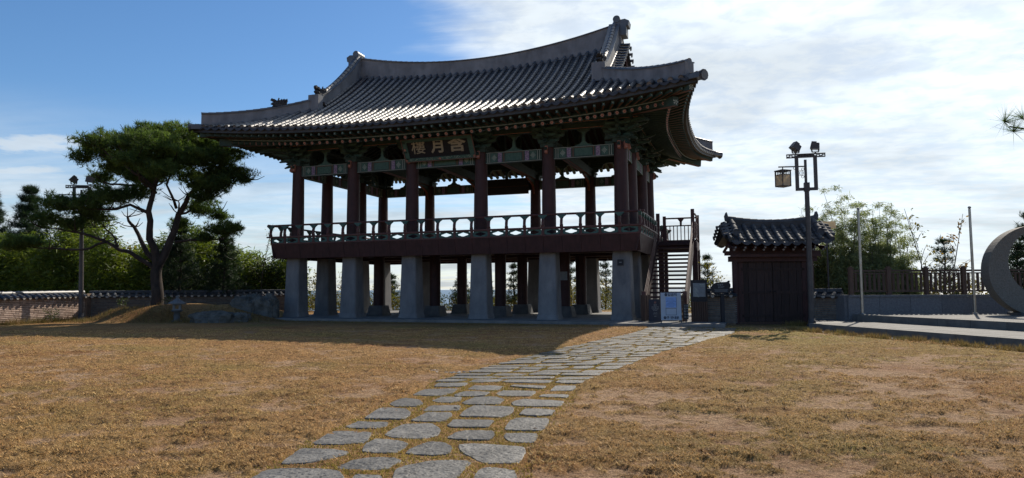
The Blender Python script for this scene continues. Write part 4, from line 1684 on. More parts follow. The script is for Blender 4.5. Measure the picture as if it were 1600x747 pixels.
m = MB()
bquad(m, -1.60, 1.60, -H_ / 2, H_ / 2, 0, .06)
m.build('panel', M_DARK, nbd)
m = MB()
for s in (-1, 1):
    m.prism([(-1.80, s * H_ / 2), (1.80, s * H_ / 2), (1.58, s * (H_ / 2 - .17)), (-1.58, s * (H_ / 2 - .17))][::s], bpt(0, 0, .055), ex, ey, .05, 0)
    m.prism([(s * 1.81, -H_ / 2), (s * 1.81, H_ / 2), (s * 1.585, H_ / 2 - .165), (s * 1.585, -H_ / 2 + .165)][::s], bpt(0, 0, .053), ex, ey, .05, 0)
    bquad(m, -1.84, 1.84, s * H_ / 2 - .018, s * H_ / 2 + .018, .06, .07, 1)
    bquad(m, s * 1.84 - .02, s * 1.84 + .02, -H_ / 2 - .018, H_ / 2 + .018, .06, .073, 1)
for a, b in ((-1.78, -.48), (0, -.49), (1.78, -.48), (-1.74, .05)):
    for k in range(5):
        an = k * 1.2566
        c = bpt(a + .035 * math.cos(an), b + .035 * math.sin(an), .085)
        m.prism([(.028 * math.cos(q), .028 * math.sin(q)) for q in [i * 1.047 for i in range(6)]], c, ex, ey, .012, 2)
rng2 = random.Random(5)
for k in range(150):
    a, b = rng2.uniform(-1.6, 1.6), -H_ / 2 + rng2.uniform(.03, .15)
    bquad(m, a, a + .03, b, b + .012, .082, .004, 3)
m.build('frame', [M_GREEN2, M_FRED, M_PINK, M_LINE], nbd)
MX = Matrix((tuple(ex) + (0,), tuple(ey) + (0,), tuple(nn) + (0,), (0, 0, 0, 1))).transposed()
for ch, a, sx in (('樓', -1.02, 1.02), ('月', .02, .98), ('含', 1.0, 1.18)):
    me = text_mesh(ch, .76, .004 if ch == '樓' else .022, .012)
    sh = Matrix(((sx, .10, 0, 0), (-.02, .98, 0, 0), (0, 0, 1, 0), (0, 0, 0, 1)))
    me.transform(MX @ sh)
    me.materials.clear()
    me.materials.append(M_GOLD)
    link('character', me, nbd, loc=bpt(a, .09, .045))

# ------------------------------------------------------------------ wooden stair beside the pavilion (pavilion axes)
st = thing('wooden_staircase', 'open-riser wooden staircase with metal handrails climbing to the deck', 'staircase', PO, -TH)
U0, U1, V0, V1 = 9.50, 11.2, -5.0, .4
NT = 19
rise, run = (ZF - SL) / NT, (V1 - V0) / NT
for k in range(1, NT):
    MB().box(((U0 + U1) / 2, V0 + run * k, SL + rise * k), (U1 - U0 - .12, run * 1.06, .085)).build('tread', M_RED, st)
for u in (U0, U1):
    MB().bar((u, V0 - .1, SL + .02), (u, V1, ZF - .12), .09, .34).build('stringer', M_RED, st)
    for k, (v, z0, z1) in enumerate(((V0 - .05, SL, SL + 1.25), (V1, ZF - .4, 5.42 if u == U1 else 5.25))):
        MB().box((u, v, (z0 + z1) / 2), (.17, .17, z1 - z0)).build('newel_post', M_REDL, st)
    for h in (.98, .72, .46):
        MB().tube([(u, V0 - .05, SL + h + .1), (u, V1, ZF + h + .1)], .022, 6).build('handrail', M_REDL if h < .9 else M_STEEL_D, st) if False else \
            MB().tube([(u, V0 - .05, SL + h + .1), (u, V1, ZF + h + .1)], .024, 6).build('handrail', M_REDL, st)
# landing
m = MB().box(((9.45 + 11.35) / 2, 1.4, ZF - .1), (1.9, 2.1, .16)).box(((9.45 + 11.35) / 2, .37, ZF - .26), (1.9, .12, .40)).box(((9.45 + 11.35) / 2, 2.43, ZF - .26), (1.9, .12, .40))
m.box((11.32, 1.4, ZF - .26), (.12, 1.9, .40))
m.build('landing', M_RED, st)
for u in (9.62, 11.27):
    for v in (.55, 2.3):
        MB().box((u, v, (SL + ZF) / 2 - .2), (.26, .26, ZF - SL - .35)).build('landing_post', M_RED, st)
for (p, q) in (((9.6, 2.4), (11.3, 2.4)), ((11.3, 2.4), (11.3, .5))):
    for z, r in ((5.18, .045), (4.78, .035), (ZF + .14, .035)):
        MB().tube([(p[0], p[1], z), (q[0], q[1], z)], r, 6).build('landing_rail', M_REDL, st)
    L = math.dist(p, q)
    for k in range(9):
        t = (k + .5) / 9
        x, y = p[0] + (q[0] - p[0]) * t, p[1] + (q[1] - p[1]) * t
        MB().box((x, y, (4.78 + ZF + .14) / 2), (.045, .045, 4.78 - ZF - .14)).build('landing_baluster', M_REDL, st)
    x, y = (p[0] + q[0]) / 2, (p[1] + q[1]) / 2
    dx = (1, 0, 0) if p[1] == q[1] else (0, 1, 0)
    MB().prism([(-.05, 0), (.05, 0), (.06, .2), (.16, .33), (.16, .36), (-.16, .36), (-.16, .33), (-.06, .2)], (x, y, 4.80), dx, (0, 0, 1), .06).build('landing_strut', M_REDL, st)
for (u, v) in ((11.3, 2.4), (9.6, 2.4)):
    MB().box((u, v, 4.5), (.16, .16, 1.6)).build('newel_post', M_REDL, st)
# dark boarded ends at the stair foot
for u, w in ((U0 + .12, .42), (U1 - .05, .30)):
    m = MB()
    for k in range(int(w / .1)):
        m.box((u - w / 2 + .05 + .1 * k, V0 - .35, SL + .55), (.09, .05, 1.08 + .02 * (k % 2)))
    m.build('foot_board', M_WOOD, st)

# ------------------------------------------------------------------ signs by the stair


def text_part(body, size, o, ex, ey, parent, m_, off=0.0, name='lettering', ext=.002):
    me = text_mesh(body, size, off, ext)
    ex, ey = Vector(ex).normalized(), Vector(ey).normalized()
    n = ex.cross(ey).normalized()
    me.transform(Matrix((tuple(ex) + (0,), tuple(ey) + (0,), tuple(n) + (0,), (0, 0, 0, 1))).transposed())
    me.materials.clear()
    me.materials.append(m_)
    return link(name, me, parent, loc=o)


# folding white board
ab = thing('notice_board', 'white framed easel notice board with blue paper standing before the stair', 'notice board', (6.36, 27.4, SL), R(-6))
m = MB()
ey = Vector((0, .10, 1)).normalized()
ex = Vector((1, 0, 0))
m.prism([(-.40, .10), (.40, .10), (.40, 1.20), (-.40, 1.20)], (0, 0, 0), ex, ey, .03)
m.build('board', M_WHITE, ab)
nn = ex.cross(ey)
nf = nn if nn.y < 0 else -nn
m = MB()
m.prism([(-.20, .60), (.21, .60), (.21, 1.02), (-.20, 1.02)], nf * .02, ex, ey, .004)
m.build('blue_paper', M_BLUE, ab)
m = MB()
for (a0, a1, b0, b1) in ((-.21, .21, .57, .585), (-.21, .21, .30, .312), (-.21, -.198, .30, .57), (.20, .212, .30, .57), (.215, .225, .60, 1.0)):
    m.prism([(a0, b0), (a1, b0), (a1, b1), (a0, b1)], nf * .021, ex, ey, .006)
for k in range(7):
    w = .10 + .05 * ((k * 7) % 3)
    m.prism([(-w, .95 - .05 * k), (w, .95 - .05 * k), (w, .957 - .05 * k), (-w, .957 - .05 * k)], nf * .0245, ex, ey, .003)
m.build('printed_lines', M_INK, ab)
text_part('출입금지', .135, ey * 1.115 + nf * .019, ex, ey, ab, M_INK, .004)
text_part('출구 안내문', .125, ey * .19 + nf * .019, ex, ey, ab, M_INK, .004)
m = MB()
for s in (-1, 1):
    m.bar((s * .39, .0, 0), (s * .39, .122, 1.21), .03, .03)
    m.bar((s * .39, .55, 0), (s * .39, .13, 1.19), .025, .025)
m.build('leg_frame', M_METAL, ab)

nv = thing('standing_sign', 'dark navy standing sign with small white text left of the white board', 'sign', (5.82, 27.9, SL), R(-4))
MB().box((0, 0, .47), (.50, .05, .92)).build('panel', M_NAVY, nv)
MB().box((0, .03, .02), (.52, .3, .04)).build('foot', M_METAL, nv)
m = MB()
for k in range(12):
    a = k * math.pi / 6
    m.bar((.05 * math.cos(a), -.028, .80 + .05 * math.sin(a)), (.05 * math.cos(a + .52), -.028, .80 + .05 * math.sin(a + .52)), .004, .01, 0, up=(0, 1, 0))
m.box((0, -.028, .80), (.025, .004, .045))
m.build('emblem', M_PINK, nv)
for k, (t_, z) in enumerate((('관람 안내', .705), ('이용 시간', .66), ('안전한 관람을 위하여', .615), ('난간에 기대지 마세요', .565), ('음식물 반입 금지', .52), ('뛰지 마세요', .47), ('문의 안내', .375), ('관리 사무소', .33), ('합월루', .24))):
    if t_ == '합월루':
        t_ = '함월루'
    text_part(t_, .034, (0, -.0265, z), (1, 0, 0), (0, 0, 1), nv, M_GREY, .001)

bs_ = thing('slim_sign', 'slim black vertical sign with two columns of white letters', 'sign', (7.05, 27.8, SL), R(-4))
MB().box((0, 0, .42), (.20, .03, .62)).build('panel', M_DARK, bs_)
MB().box((0, .01, .06), (.04, .04, .12)).build('post', M_METAL, bs_)
for i, ch in enumerate('신발을벗고'):
    text_part(ch, .085, (-.045, -.017, .66 - .115 * i), (1, 0, 0), (0, 0, 1), bs_, M_GREY, .002)
for i, ch in enumerate('올라가세요'):
    text_part(ch, .085, (.05, -.017, .66 - .115 * i), (1, 0, 0), (0, 0, 1), bs_, M_GREY, .002)

inf = thing('information_stand', 'slatted brown wooden stand with grey printed map panel on top', 'sign', (7.68, 28.1, SL - .02), R(-4))
m = MB()
for k in range(7):
    MB().box((-.27 + .09 * k, 0, .42), (.075, .30, .84)).build('slat', M_WOOD, inf)
MB().box((0, 0, 1.28), (.66, .10, .90)).build('panel', M_DARK, inf)
m = MB()
m.box((-.0, -.054, 1.32), (.50, .008, .56))
m.build('printed_map', M_GREY, inf)
m = MB()
m.box((.12, -.06, 1.53), (.20, .004, .03)).box((.14, -.06, 1.47), (.18, .004, .012))
for k in range(8):
    m.bar((-.20 + .02 * (k % 3), -.06, 1.42 - .05 * k), (-.10 + .03 * ((k * 5) % 4), -.06, 1.38 - .05 * k), .004, .014)
m.build('map_lines', M_LINE, inf, kind='stuff')

ns = thing('carved_name_sign', 'black cloud-shaped plank sign on a square post by the low wall', 'sign', (8.42, 27.55, 0), R(-3))
m = MB()
m.prism([(-.38, -.20), (-.40, .0), (-.32, .12), (-.20, .19), (.05, .21), (.24, .22), (.30, .27), (.36, .27), (.34, .18), (.38, .12), (.38, .02), (.33, -.05), (.38, -.12), (.36, -.20), (.2, -.23), (-.2, -.24)],
        (0, 0, 1.52), (1, 0, 0), (0, 0, 1), .06)
m.build('plank', M_DARK, ns)
MB().box((.06, .06, .64), (.14, .14, 1.28)).build('post', M_DARK, ns)
text_part('함월루', .085, (-.03, -.032, 1.62), (1, 0, 0), (0, 0, 1), ns, M_GREY, .001)
text_part('含月樓', .085, (-.0, -.032, 1.52), (1, 0, 0), (0, 0, 1), ns, M_GREY, .001)
for z, w in ((1.435, .56), (1.395, .50), (1.355, .52)):
    MB().box((0, -.032, z), (w, .003, .012)).build('small_print', M_GREY, ns)

# ------------------------------------------------------------------ tiled walls


def tiled_wall(name, label, p, q, zb0, zb1, zt0, zt1, spacing=.35, brick=M_BRICK, face=1, course=.085, group=None):
    """low garden wall from p to q; stone courses on the side 'face', coping of round tiles"""
    p, q = Vector((p[0], p[1], 0)), Vector((q[0], q[1], 0))
    L = (q - p).length
    a = math.atan2(q.y - p.y, q.x - p.x)
    w = thing(name, label, 'wall', p, a, group)
    zb = lambda x: zb0 + (zb1 - zb0) * x / L
    zt = lambda x: zt0 + (zt1 - zt0) * x / L
    m = MB()
    th = .19
    m.add([(0, -th, zb0 - .5), (L, -th, zb1 - .5), (L, th, zb1 - .5), (0, th, zb0 - .5), (0, -th, zt0 - .26), (L, -th, zt1 - .26), (L, th, zt1 - .26), (0, th, zt0 - .26)],
          [(3, 2, 1, 0), (4, 5, 6, 7), (0, 1, 5, 4), (1, 2, 6, 5), (2, 3, 7, 6), (3, 0, 4, 7)])
    m.build('wall_core', M_MORT, w)
    m = MB()
    rr = random.Random(hash(label) % 999 if False else len(label))
    for s in (-1, 1):
        k = 0
        while True:
            off = .30 + course * k
            k += 1
            if off > 1.35:
                break
            x = 0.0
            while x < L:
                ln = rr.uniform(.16, .52)
                x1 = min(L, x + ln)
                xm = (x + x1) / 2
                z = zt(xm) - off
                if z > zb(xm) - .1:
                    h = course * rr.uniform(.55, .78)
                    m.box((xm, s * (th + .008), z), (x1 - x - .018, .05 + rr.uniform(0, .02), h))
                x = x1
    m.build('stone_courses', brick, w, kind='stuff')
    # coping bed, both slopes
    m = MB()
    m.add([(0, -.40, zt0 - .25), (L, -.40, zt1 - .25), (L, 0, zt1 - .06), (0, 0, zt0 - .06), (0, .40, zt0 - .25), (L, .40, zt1 - .25),
           (0, -.36, zt0 - .29), (L, -.36, zt1 - .29), (0, .36, zt0 - .29), (L, .36, zt1 - .29)],
          [(0, 1, 2, 3), (3, 2, 5, 4), (1, 0, 6, 7), (4, 5, 9, 8), (6, 8, 9, 7), (0, 3, 4, 8, 6), (1, 7, 9, 5, 2)])
    m.build('coping_bed', M_TILE2, w)
    tm = MB()
    half_pipe(tm, [(0, -.10, -.10), (0, -.44, -.245)], .085, (1, 0, 0), .2)
    half_pipe(tm, [(0, .10, -.10), (0, .44, -.245)], .085, (1, 0, 0), .2)
    for s in (-1, 1):
        tm.add([(-.075 * math.cos(q_) , s * .452, -.245 + .075 * math.sin(q_)) for q_ in [i * .7854 for i in range(8)]], [tuple(range(8)) if s > 0 else tuple(range(8))[::-1]], 1)
    tme = tm.mesh('cover_tile', [M_TILE if brick is M_BRICK else M_TILEG, M_TEND])
    n = int(L / spacing)
    for k in range(n):
        x = spacing * (k + .5)
        link('cover_tile', tme, w, loc=(x, 0, zt(x)))
    # ridge of the coping in lengths
    m = MB()
    m.box((L / 2, 0, 0), (.1, .1, .1)) if False else None
    nr = max(1, int(L / .42))
    for k in range(nr):
        x0, x1 = L * k / nr, L * (k + 1) / nr
        mm_ = MB()
        half_pipe(mm_, [(x0, 0, zt(x0) - .02), (x1 - .012, 0, zt(x1) - .02)], .105, (0, 1, 0), .5, end=False)
        mm_.bar((x0, 0, zt(x0) - .045), (x1 - .012, 0, zt(x1) - .045), .25, .06)
        mm_.build('ridge_tile', M_TILE if brick is M_BRICK else M_TILEG, w)
    return w


M_TEND = mat('lime plugged tile end', (0.28, 0.26, 0.24), (0.40, 0.38, 0.35), rough=0.9, scale=8, rnd=.15)
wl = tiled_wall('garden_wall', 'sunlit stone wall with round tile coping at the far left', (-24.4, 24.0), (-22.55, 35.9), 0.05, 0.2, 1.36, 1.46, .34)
tiled_wall('garden_wall', 'shaded stone wall with round tile coping behind the pine trunk', (-22.45, 36.25), (-12.6, 41.2), 0.1, 0.1, 1.44, 1.46, .34, M_WALLG)  # darker brick than the sunlit stretch: this wall's shade is put into its colour
m = MB().box((-22.5, 36.0, .62), (.52, .52, 1.5))
tag(m.build('wall_pier', M_MORT), 'earth pier where the sunlit and shaded garden walls meet', 'pier')
m = MB().box((-23.38, 30.6, .62), (.46, .50, 1.05))
tag(m.build('wall_pier', M_MORT), 'dark pier interrupting the sunlit garden wall at the far left', 'pier')
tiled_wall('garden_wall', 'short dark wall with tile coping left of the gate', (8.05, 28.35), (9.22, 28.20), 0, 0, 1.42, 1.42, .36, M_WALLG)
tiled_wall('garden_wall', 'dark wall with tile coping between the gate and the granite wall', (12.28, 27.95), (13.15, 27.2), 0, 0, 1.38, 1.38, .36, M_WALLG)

# ------------------------------------------------------------------ gate
gt = thing('wooden_gate', 'closed double-leaf wooden gate under a small tiled roof', 'gate', (10.72, 28.05, 0), R(-3.0))
GW = 1.52
M_GATE = mat('gate door wood', (0.024, 0.015, 0.015), (0.046, 0.028, 0.026), rough=.75, scale=3, bump=.4, bscale=10, stretch=(7, 7, .6), rnd=.25)
for s in (-1, 1):
    MB().tube([(s * GW, 0, 0), (s * GW, 0, 2.75)], .13, 12).build('gate_post', M_RED, gt)
    MB().box((s * (GW + .22), .05, 1.35), (.30, .12, 2.5)).build('side_board', M_WOOD, gt) if False else None
    for k in range(2):
        MB().box((s * (GW - .22 - .0), .06, 1.36), (.22, .08, 2.55)).build('jamb', M_RED, gt) if k == 0 else None
    leaf = MB().box((s * .655, .10, 1.36), (1.302, .05, 2.54)).build('door_leaf', M_GATE, gt)
    for k in range(4):
        MB().box((s * (.175 + .32 * k), .062, 1.33), (.306, .03, 2.44)).build('plank', M_GATE, leaf)
    for z in (.35, 1.3, 2.25):
        MB().box((s * .655, .035, z), (1.25, .03, .10)).build('batten', M_GATE, leaf)
    MB().lathe((s * .10, .03, 1.35), [(.05, -.02), (.06, 0), (.05, .02)], 10).build('pull_ring', M_DARK, leaf)
MB().box((0, .02, .05), (2 * GW + .3, .22, .10)).build('threshold', M_WOOD, gt)
MB().box((0, 0, 2.68), (2 * GW + .5, .24, .22)).build('lintel', M_RED, gt)
MB().box((0, .0, 2.92), (2 * GW + .8, .20, .18)).build('upper_beam', M_RED, gt)
for k in range(10):
    x = -1.75 + .389 * k
    m = MB()
    rafter_mesh(m, Vector((x, 0, 3.30)), Vector((x, -.82, 3.02)), .062)
    m.tube([(x, 0, 3.30), (x, .82, 3.02)], .06, 8)
    m.build('rafter', [M_RED, M_GREY, M_GREY], gt)
    m = MB().bar((x, -.55, 3.16), (x, -1.02, 3.10), .09, .09).bar((x, -1.02, 3.10), (x, -1.024, 3.10), .06, .06, 1)
    m.build('flying_rafter', [M_RED, M_GREY], gt)
MB().box((0, -.42, 2.80), (3.6, .12, .10)).build('eave_beam', M_RED, gt)
MB().box((0, .0, 3.16), (2 * GW + .4, .10, .34)).build('infill_board', M_RED, gt)


def gzr(x):
    return 4.02 + .12 * (abs(x) / 1.95) ** 2


def gze(x):
    return 3.30 + .12 * (abs(x) / 2.3) ** 2


def gate_line(x, s, n=6):
    return [Vector((x, s * (.10 + 1.10 * k / n), gzr(x) + (gze(x) - gzr(x)) * (k / n + .22 * (k / n) * (1 - k / n)))) for k in range(n + 1)]


m = MB()
xs = [-1.95 + .39 * k for k in range(11)]
for s in (-1, 1):
    for a, b in zip(xs, xs[1:]):
        pan(m, gate_line(a, s), gate_line(b, s), .04, 5)
m.add([(-1.97, -1.16, 3.27), (1.97, -1.16, 3.27), (1.97, 0, 3.62), (-1.97, 0, 3.62), (1.97, 1.16, 3.27), (-1.97, 1.16, 3.27)], [(0, 1, 2, 3), (3, 2, 4, 5)])
groof = m.build('roof', M_TILE2, gt)
for s in (-1, 1):
    for x in xs:
        m = MB()
        half_pipe(m, [p + Vector((0, 0, .025)) for p in gate_line(x, s)], .095 if abs(x) < 1.8 else .10, (1, 0, 0), .3)
        m.build('tile_row', M_TILEG, groof)
    for sx in (-1, 1):
        m = MB()
        pts = [p + Vector((0, 0, .12)) for p in gate_line(sx * 1.66, s)[:5]]
        wall_strip(m, [(p - Vector((0, 0, .15)), p + Vector((0, 0, .02))) for p in pts], .12, (1, 0, 0))
        half_pipe(m, [p + Vector((0, 0, .02)) for p in pts], .13, (1, 0, 0), .3)
        m.tube([pts[-1] + Vector((0, s * -.05, .03)), pts[-1] + Vector((0, s * .05, .03))], .15, 12)
        m.build('verge_ridge', M_TILEG, groof)
for sx in (-1, 1):
    for k in range(4):
        for s in (-1, 1):
            m = MB()
            p = gate_line(sx * 1.95, s)[k + 1]
            half_pipe(m, [(sx * 1.78, p.y, p.z + .08), (sx * 2.16, p.y, p.z + .0)], .09, (0, 1, 0), .3)
            m.build('verge_tile', M_TILEG, groof)
    m = MB()
    m.add([(sx * 1.65, -.9, 3.25), (sx * 1.65, .9, 3.25), (sx * 1.65, 0, 4.0), (sx * 1.58, -.9, 3.25), (sx * 1.58, .9, 3.25), (sx * 1.58, 0, 4.0)], [(0, 1, 2), (3, 5, 4), (0, 2, 5, 3), (1, 4, 5, 2)])
    m.build('gable', M_RED, gt)
m = MB()
xx_ = [-1.78 + 3.56 * k / 16 for k in range(17)]
gt_top = lambda x: 4.22 + .20 * (abs(x) / 1.95) ** 2
wall_strip(m, [((x, 0, gzr(x) - .1), (x, 0, gt_top(x))) for x in xx_], .13, (0, 1, 0))
half_pipe(m, [(x, 0, gt_top(x)) for x in xx_], .10, (0, 1, 0), .3)
for k in range(3):
    wall_strip(m, [((x, 0, gt_top(x) - .05 - .06 * k), (x, 0, gt_top(x) - .02 - .06 * k)) for x in xx_], .16, (0, 1, 0))
for s in (-1, 1):
    m.prism([(0, -.14), (.10, -.10), (.13, .10), (.06, .26), (.02, .12)], (s * 1.76, 0, gt_top(1.78) - .02), (s, 0, 0), (0, 0, 1), .22)
m.build('ridge', M_TILEG, groof)

# ------------------------------------------------------------------ street lamps
M_GLS = mat('flood light glass', (0.10, 0.11, 0.12), (0.14, 0.15, 0.16), rough=0.15, scale=5)


def street_lamp(label, loc, rz, lean=0.0):
    t = thing('street_lamp', label, 'street lamp', loc, rz, 'traditional style street lamps')
    t.rotation_euler.y = lean
    MB().lathe((0, 0, 0), [(.19, -.2), (.19, .06), (.14, .10), (.13, .30)], 14).build('base', M_METAL, t)
    MB().tube([(0, 0, .05), (0, 0, 5.55)], [.115, .085], 14).build('pole', M_METAL, t)
    MB().box((0, 0, 5.42), (.20, .20, .34)).build('collar', M_METAL, t)
    fr = MB()
    for s in (-1, 1):
        fr.box((s * .34, 0, 5.98), (.13, .10, 1.36))
    fr.box((0, 0, 5.34), (.80, .095, .11))
    fr.build('frame', M_METAL, t)
    tb = MB()
    for z in (6.60, 6.72):
        tb.box((0, -.02, z), (1.42, .10, .035))
    tb.box((0, .02, 6.66), (.56, .05, .10))
    for k in range(15):
        x = -.70 + .10 * k
        tb.box((x, -.02, 6.66), (.022, .085, .09))
        if k < 14:
            tb.box((x + .05, -.02, 6.64 + .03 * (k % 2)), (.09, .06, .02))
    tb.build('top_bar', M_METAL, t)
    MB().box((-.02, 0, 6.0), (.09, .09, 1.0)).build('centre_post', M_METAL, t)
    MB().tube([(.0, 0, 6.24), (-1.02, 0, 6.26)], .028, 6).tube([(-.86, 0, 6.26), (-.86, 0, 6.08)], .022, 6).build('arm', M_METAL, t)
    sc = MB()
    for (cx_, cz_, r) in ((-.20, 5.98, .10), (-.20, 5.98, .055), (-.12, 6.13, .05), (-.13, 5.83, .05), (-.42, 6.18, .05)):
        sc.tube([(cx_ + r * math.cos(k * .5236), -.02, cz_ + r * math.sin(k * .5236)) for k in range(13)], .010, 5, cap=False)
    sc.build('scroll_ornament', M_METAL, t)
    ln = thing('lantern', '', '')
    del ln['label'], ln['category']
    ln.parent = t
    ln.location = (-.86, 0, 5.78)
    ln.rotation_euler.z = R(35)
    f = MB()
    for a in (-1, 1):
        for b in (-1, 1):
            f.box((a * .20, b * .20, 0), (.03, .03, .60))
    for z in (-.30, .15, .30):
        f.box((0, -.20, z), (.42, .028, .028)).box((0, .20, z), (.42, .028, .028)).box((-.20, 0, z), (.027, .42, .026)).box((.20, 0, z), (.027, .42, .026))
    f.box((0, 0, .325), (.46, .46, .03)).box((0, 0, -.318), (.30, .30, .02))
    for s in (-1, 1):
        for k in range(5):
            f.box((-.16 + .08 * k, s * .20, .225), (.012, .02, .13)).box((s * .20, -.16 + .08 * k, .225), (.02, .012, .13))
    f.build('lantern_frame', M_METAL, ln)
    for s in (-1, 1):
        MB().box((0, s * .19, -.07), (.37, .008, .42)).build('pane', M_PANE, ln)
        MB().box((s * .19, 0, -.07), (.008, .37, .42)).build('pane', M_PANE, ln)
    MB().tube([(0, 0, .3), (0, 0, .5)], .015, 6).build('hanger', M_METAL, ln)
    for s, tilt, yaw in ((-1, 35, 25), (1, 8, -12)):
        Mx = Matrix.Rotation(R(yaw), 3, 'Z') @ Matrix.Rotation(R(tilt), 3, 'Y')
        q = Vector((s * .36, 0, 7.02))
        m = MB().box(q, (.34, .30, .24), M=Mx, taper=.86)
        m.box(q + Mx @ Vector((-.05, 0, .14)), (.18, .24, .06), M=Mx)
        m.box(q + Mx @ Vector((0, 0, -.128)), (.31, .27, .015), 1, M=Mx)
        m.bar((s * .36 - .12, 0, 6.80), (s * .36 - .14, 0, 7.0), .02, .05).bar((s * .36 + .12, 0, 6.80), (s * .36 + .14, 0, 7.0), .02, .05)
        m.box((s * .36, 0, 6.79), (.26, .06, .03)).tube([(s * .36, 0, 6.70), (s * .36, 0, 6.8)], .03, 6)
        m.build('flood_light', [M_METAL, M_GLS], t)
    return t


street_lamp('tall dark street lamp with square lantern standing beside the gate', (11.55, 26.45, 0), R(-14))
street_lamp('dark street lamp standing by the left garden wall in front of trees', (-21.55, 34.2, .1), R(18), -.028)
gl = thing('garden_lamp', 'slim post with a flat beige lamp head behind the gate roof', 'lamp', (13.9, 30.0, 0))
MB().tube([(0, 0, 0), (0, 0, 4.25)], .04, 8).build('post', M_METAL, gl)
MB().box((0, 0, 4.25), (.75, .3, .30), taper=.9).build('lamp_head', M_PANE, gl)

# ------------------------------------------------------------------ terrace on the right


def slab_sheet(name, poly, z0, z1, m_):
    n = len(poly)
    mb = MB()
    vs = [(x, y, z0) for x, y in poly] + [(x, y, z1) for x, y in poly]
    mb.add(vs, [tuple(range(n))[::-1], tuple(range(n, 2 * n))] + [(i, (i + 1) % n, n + (i + 1) % n, n + i) for i in range(n)])
    return mb.build(name, m_, kind='structure')


ED = Vector((.225, -.974))
EN = Vector((.974, .225))
A0, B0 = Vector((10.42, 24.1)), Vector((12.9, 25.6))
A1, B1_ = A0 + ED * 16, B0 + ED * 17.5
low = slab_sheet('lower_terrace', [tuple(A0 + EN * .32), (12.25, 27.85), (26, 27.85), (26, 8), tuple(A1 + EN * .32)][::-1], -.2, .225, M_STONE_D)
upp = slab_sheet('upper_terrace', [tuple(B0 + EN * .32), (13.0, 26.2), (26, 26.2), (26, 8), tuple(B1_ + EN * .32)][::-1], 0, .465, M_STONE_D)


def kerb_run(parent, P, n, L, z0, z1, w=.34):
    for k in range(n):
        a = P + ED * (L * k)
        b = P + ED * (L * (k + 1) - .012)
        q = (a + b) / 2 + EN * (w / 2)
        m = MB().box((q.x, q.y, (z0 + z1) / 2), (w, (b - a).length, z1 - z0), rz=math.atan2(ED.y, ED.x) + math.pi / 2)
        m.build('kerb_stone', M_PAVE, parent)


kerb_run(low, A0, 12, 1.2, -.1, .24)
kerb_run(upp, B0, 13, 1.2, .1, .48)
# paving slabs on the treads
for (par, P, z, w0, w1, n) in ((low, A0, .24, .36, 2.72, 10), (upp, B0, .48, .36, 5.5, 11)):
    k = 0
    ww = .62
    i = 0
    while w0 + ww * i < w1:
        for k in range(n if par is low else 10):
            q = P + EN * (w0 + ww * (i + .5)) + ED * (.62 * (k * 1.6 + .8))
            if q.y > 25.9 and par is upp:
                continue
            m = MB().box((q.x, q.y, z - .015), (ww - .012, .98, .03 + random.uniform(-.002, .002)), rz=math.atan2(ED.y, ED.x) + math.pi / 2)
            m.build('paving_slab', M_PAVE, par)
        i += 1
# pale strip at the foot of the kerb
q0 = A0 + EN * -.30 + ED * -.3
m = MB()
a, b = A0 - EN * .45 - ED * .2, A0 - EN * .02 - ED * .2
c, d = b + ED * 16, a + ED * 16
m.add([(p.x, p.y, .012) for p in (a, b, c, d)], [(3, 2, 1, 0)])
m.build('kerb_strip', M_SLAB, kind='structure')

gw = thing('granite_wall', 'low grey granite wall below the wooden fence on the terrace', 'wall', (12.95, 26.35, .2))
for k in range(10):
    MB().box((.6 + 1.2 * k, .12, .45), (1.19, .24, .92)).build('granite_block', M_GRANW, gw)
    MB().box((.6 + 1.2 * k, .12, .955), (1.194, .32, .08)).build('coping_stone', M_GRANW, gw)
MB().box((.02, .9, .50), (.24, 1.55, 1.0)).build('return_block', M_GRANW, gw)

fn = thing('wooden_fence', 'brown wooden baluster fence on top of the granite wall', 'fence', (13.15, 26.5, 1.20))
for k in range(9):
    x = 1.46 * k
    MB().box((x, 0, .5), (.15, .15, 1.0)).box((x, 0, 1.02), (.19, .19, .05)).box((x, 0, 1.07), (.10, .10, .06)).build('fence_post', M_WOODB, fn)
    if k < 8:
        for z, h in ((.93, .07), (.83, .05), (.14, .07)):
            MB().box((x + .73, 0, z), (1.30, .08, h)).build('fence_rail', M_WOODB, fn)
        for j in range(7):
            MB().box((x + .19 + .18 * j, 0, .49), (.085, .05, .64)).build('baluster', M_WOODB, fn)

for lab, x, y in (('plain steel flagpole left on the terrace', 13.22, 25.85), ('plain steel flagpole near the stone ring', 17.30, 25.6)):
    t = thing('flagpole', lab, 'flagpole', (x, y, .48), 0, 'flagpoles on the terrace')
    MB().tube([(0, 0, 0), (0, 0, 3.95)], [.052, .044], 12).build('pole', M_STEEL, t)
    MB().lathe((0, 0, 0), [(.12, 0), (.12, .02), (.07, .05)], 12).build('foot_plate', M_STEEL, t)
    MB().lathe((0, 0, 3.95), [(.02, 0), (.055, .03), (.06, .06), (.03, .10)], 10).build('finial', M_STEEL, t)

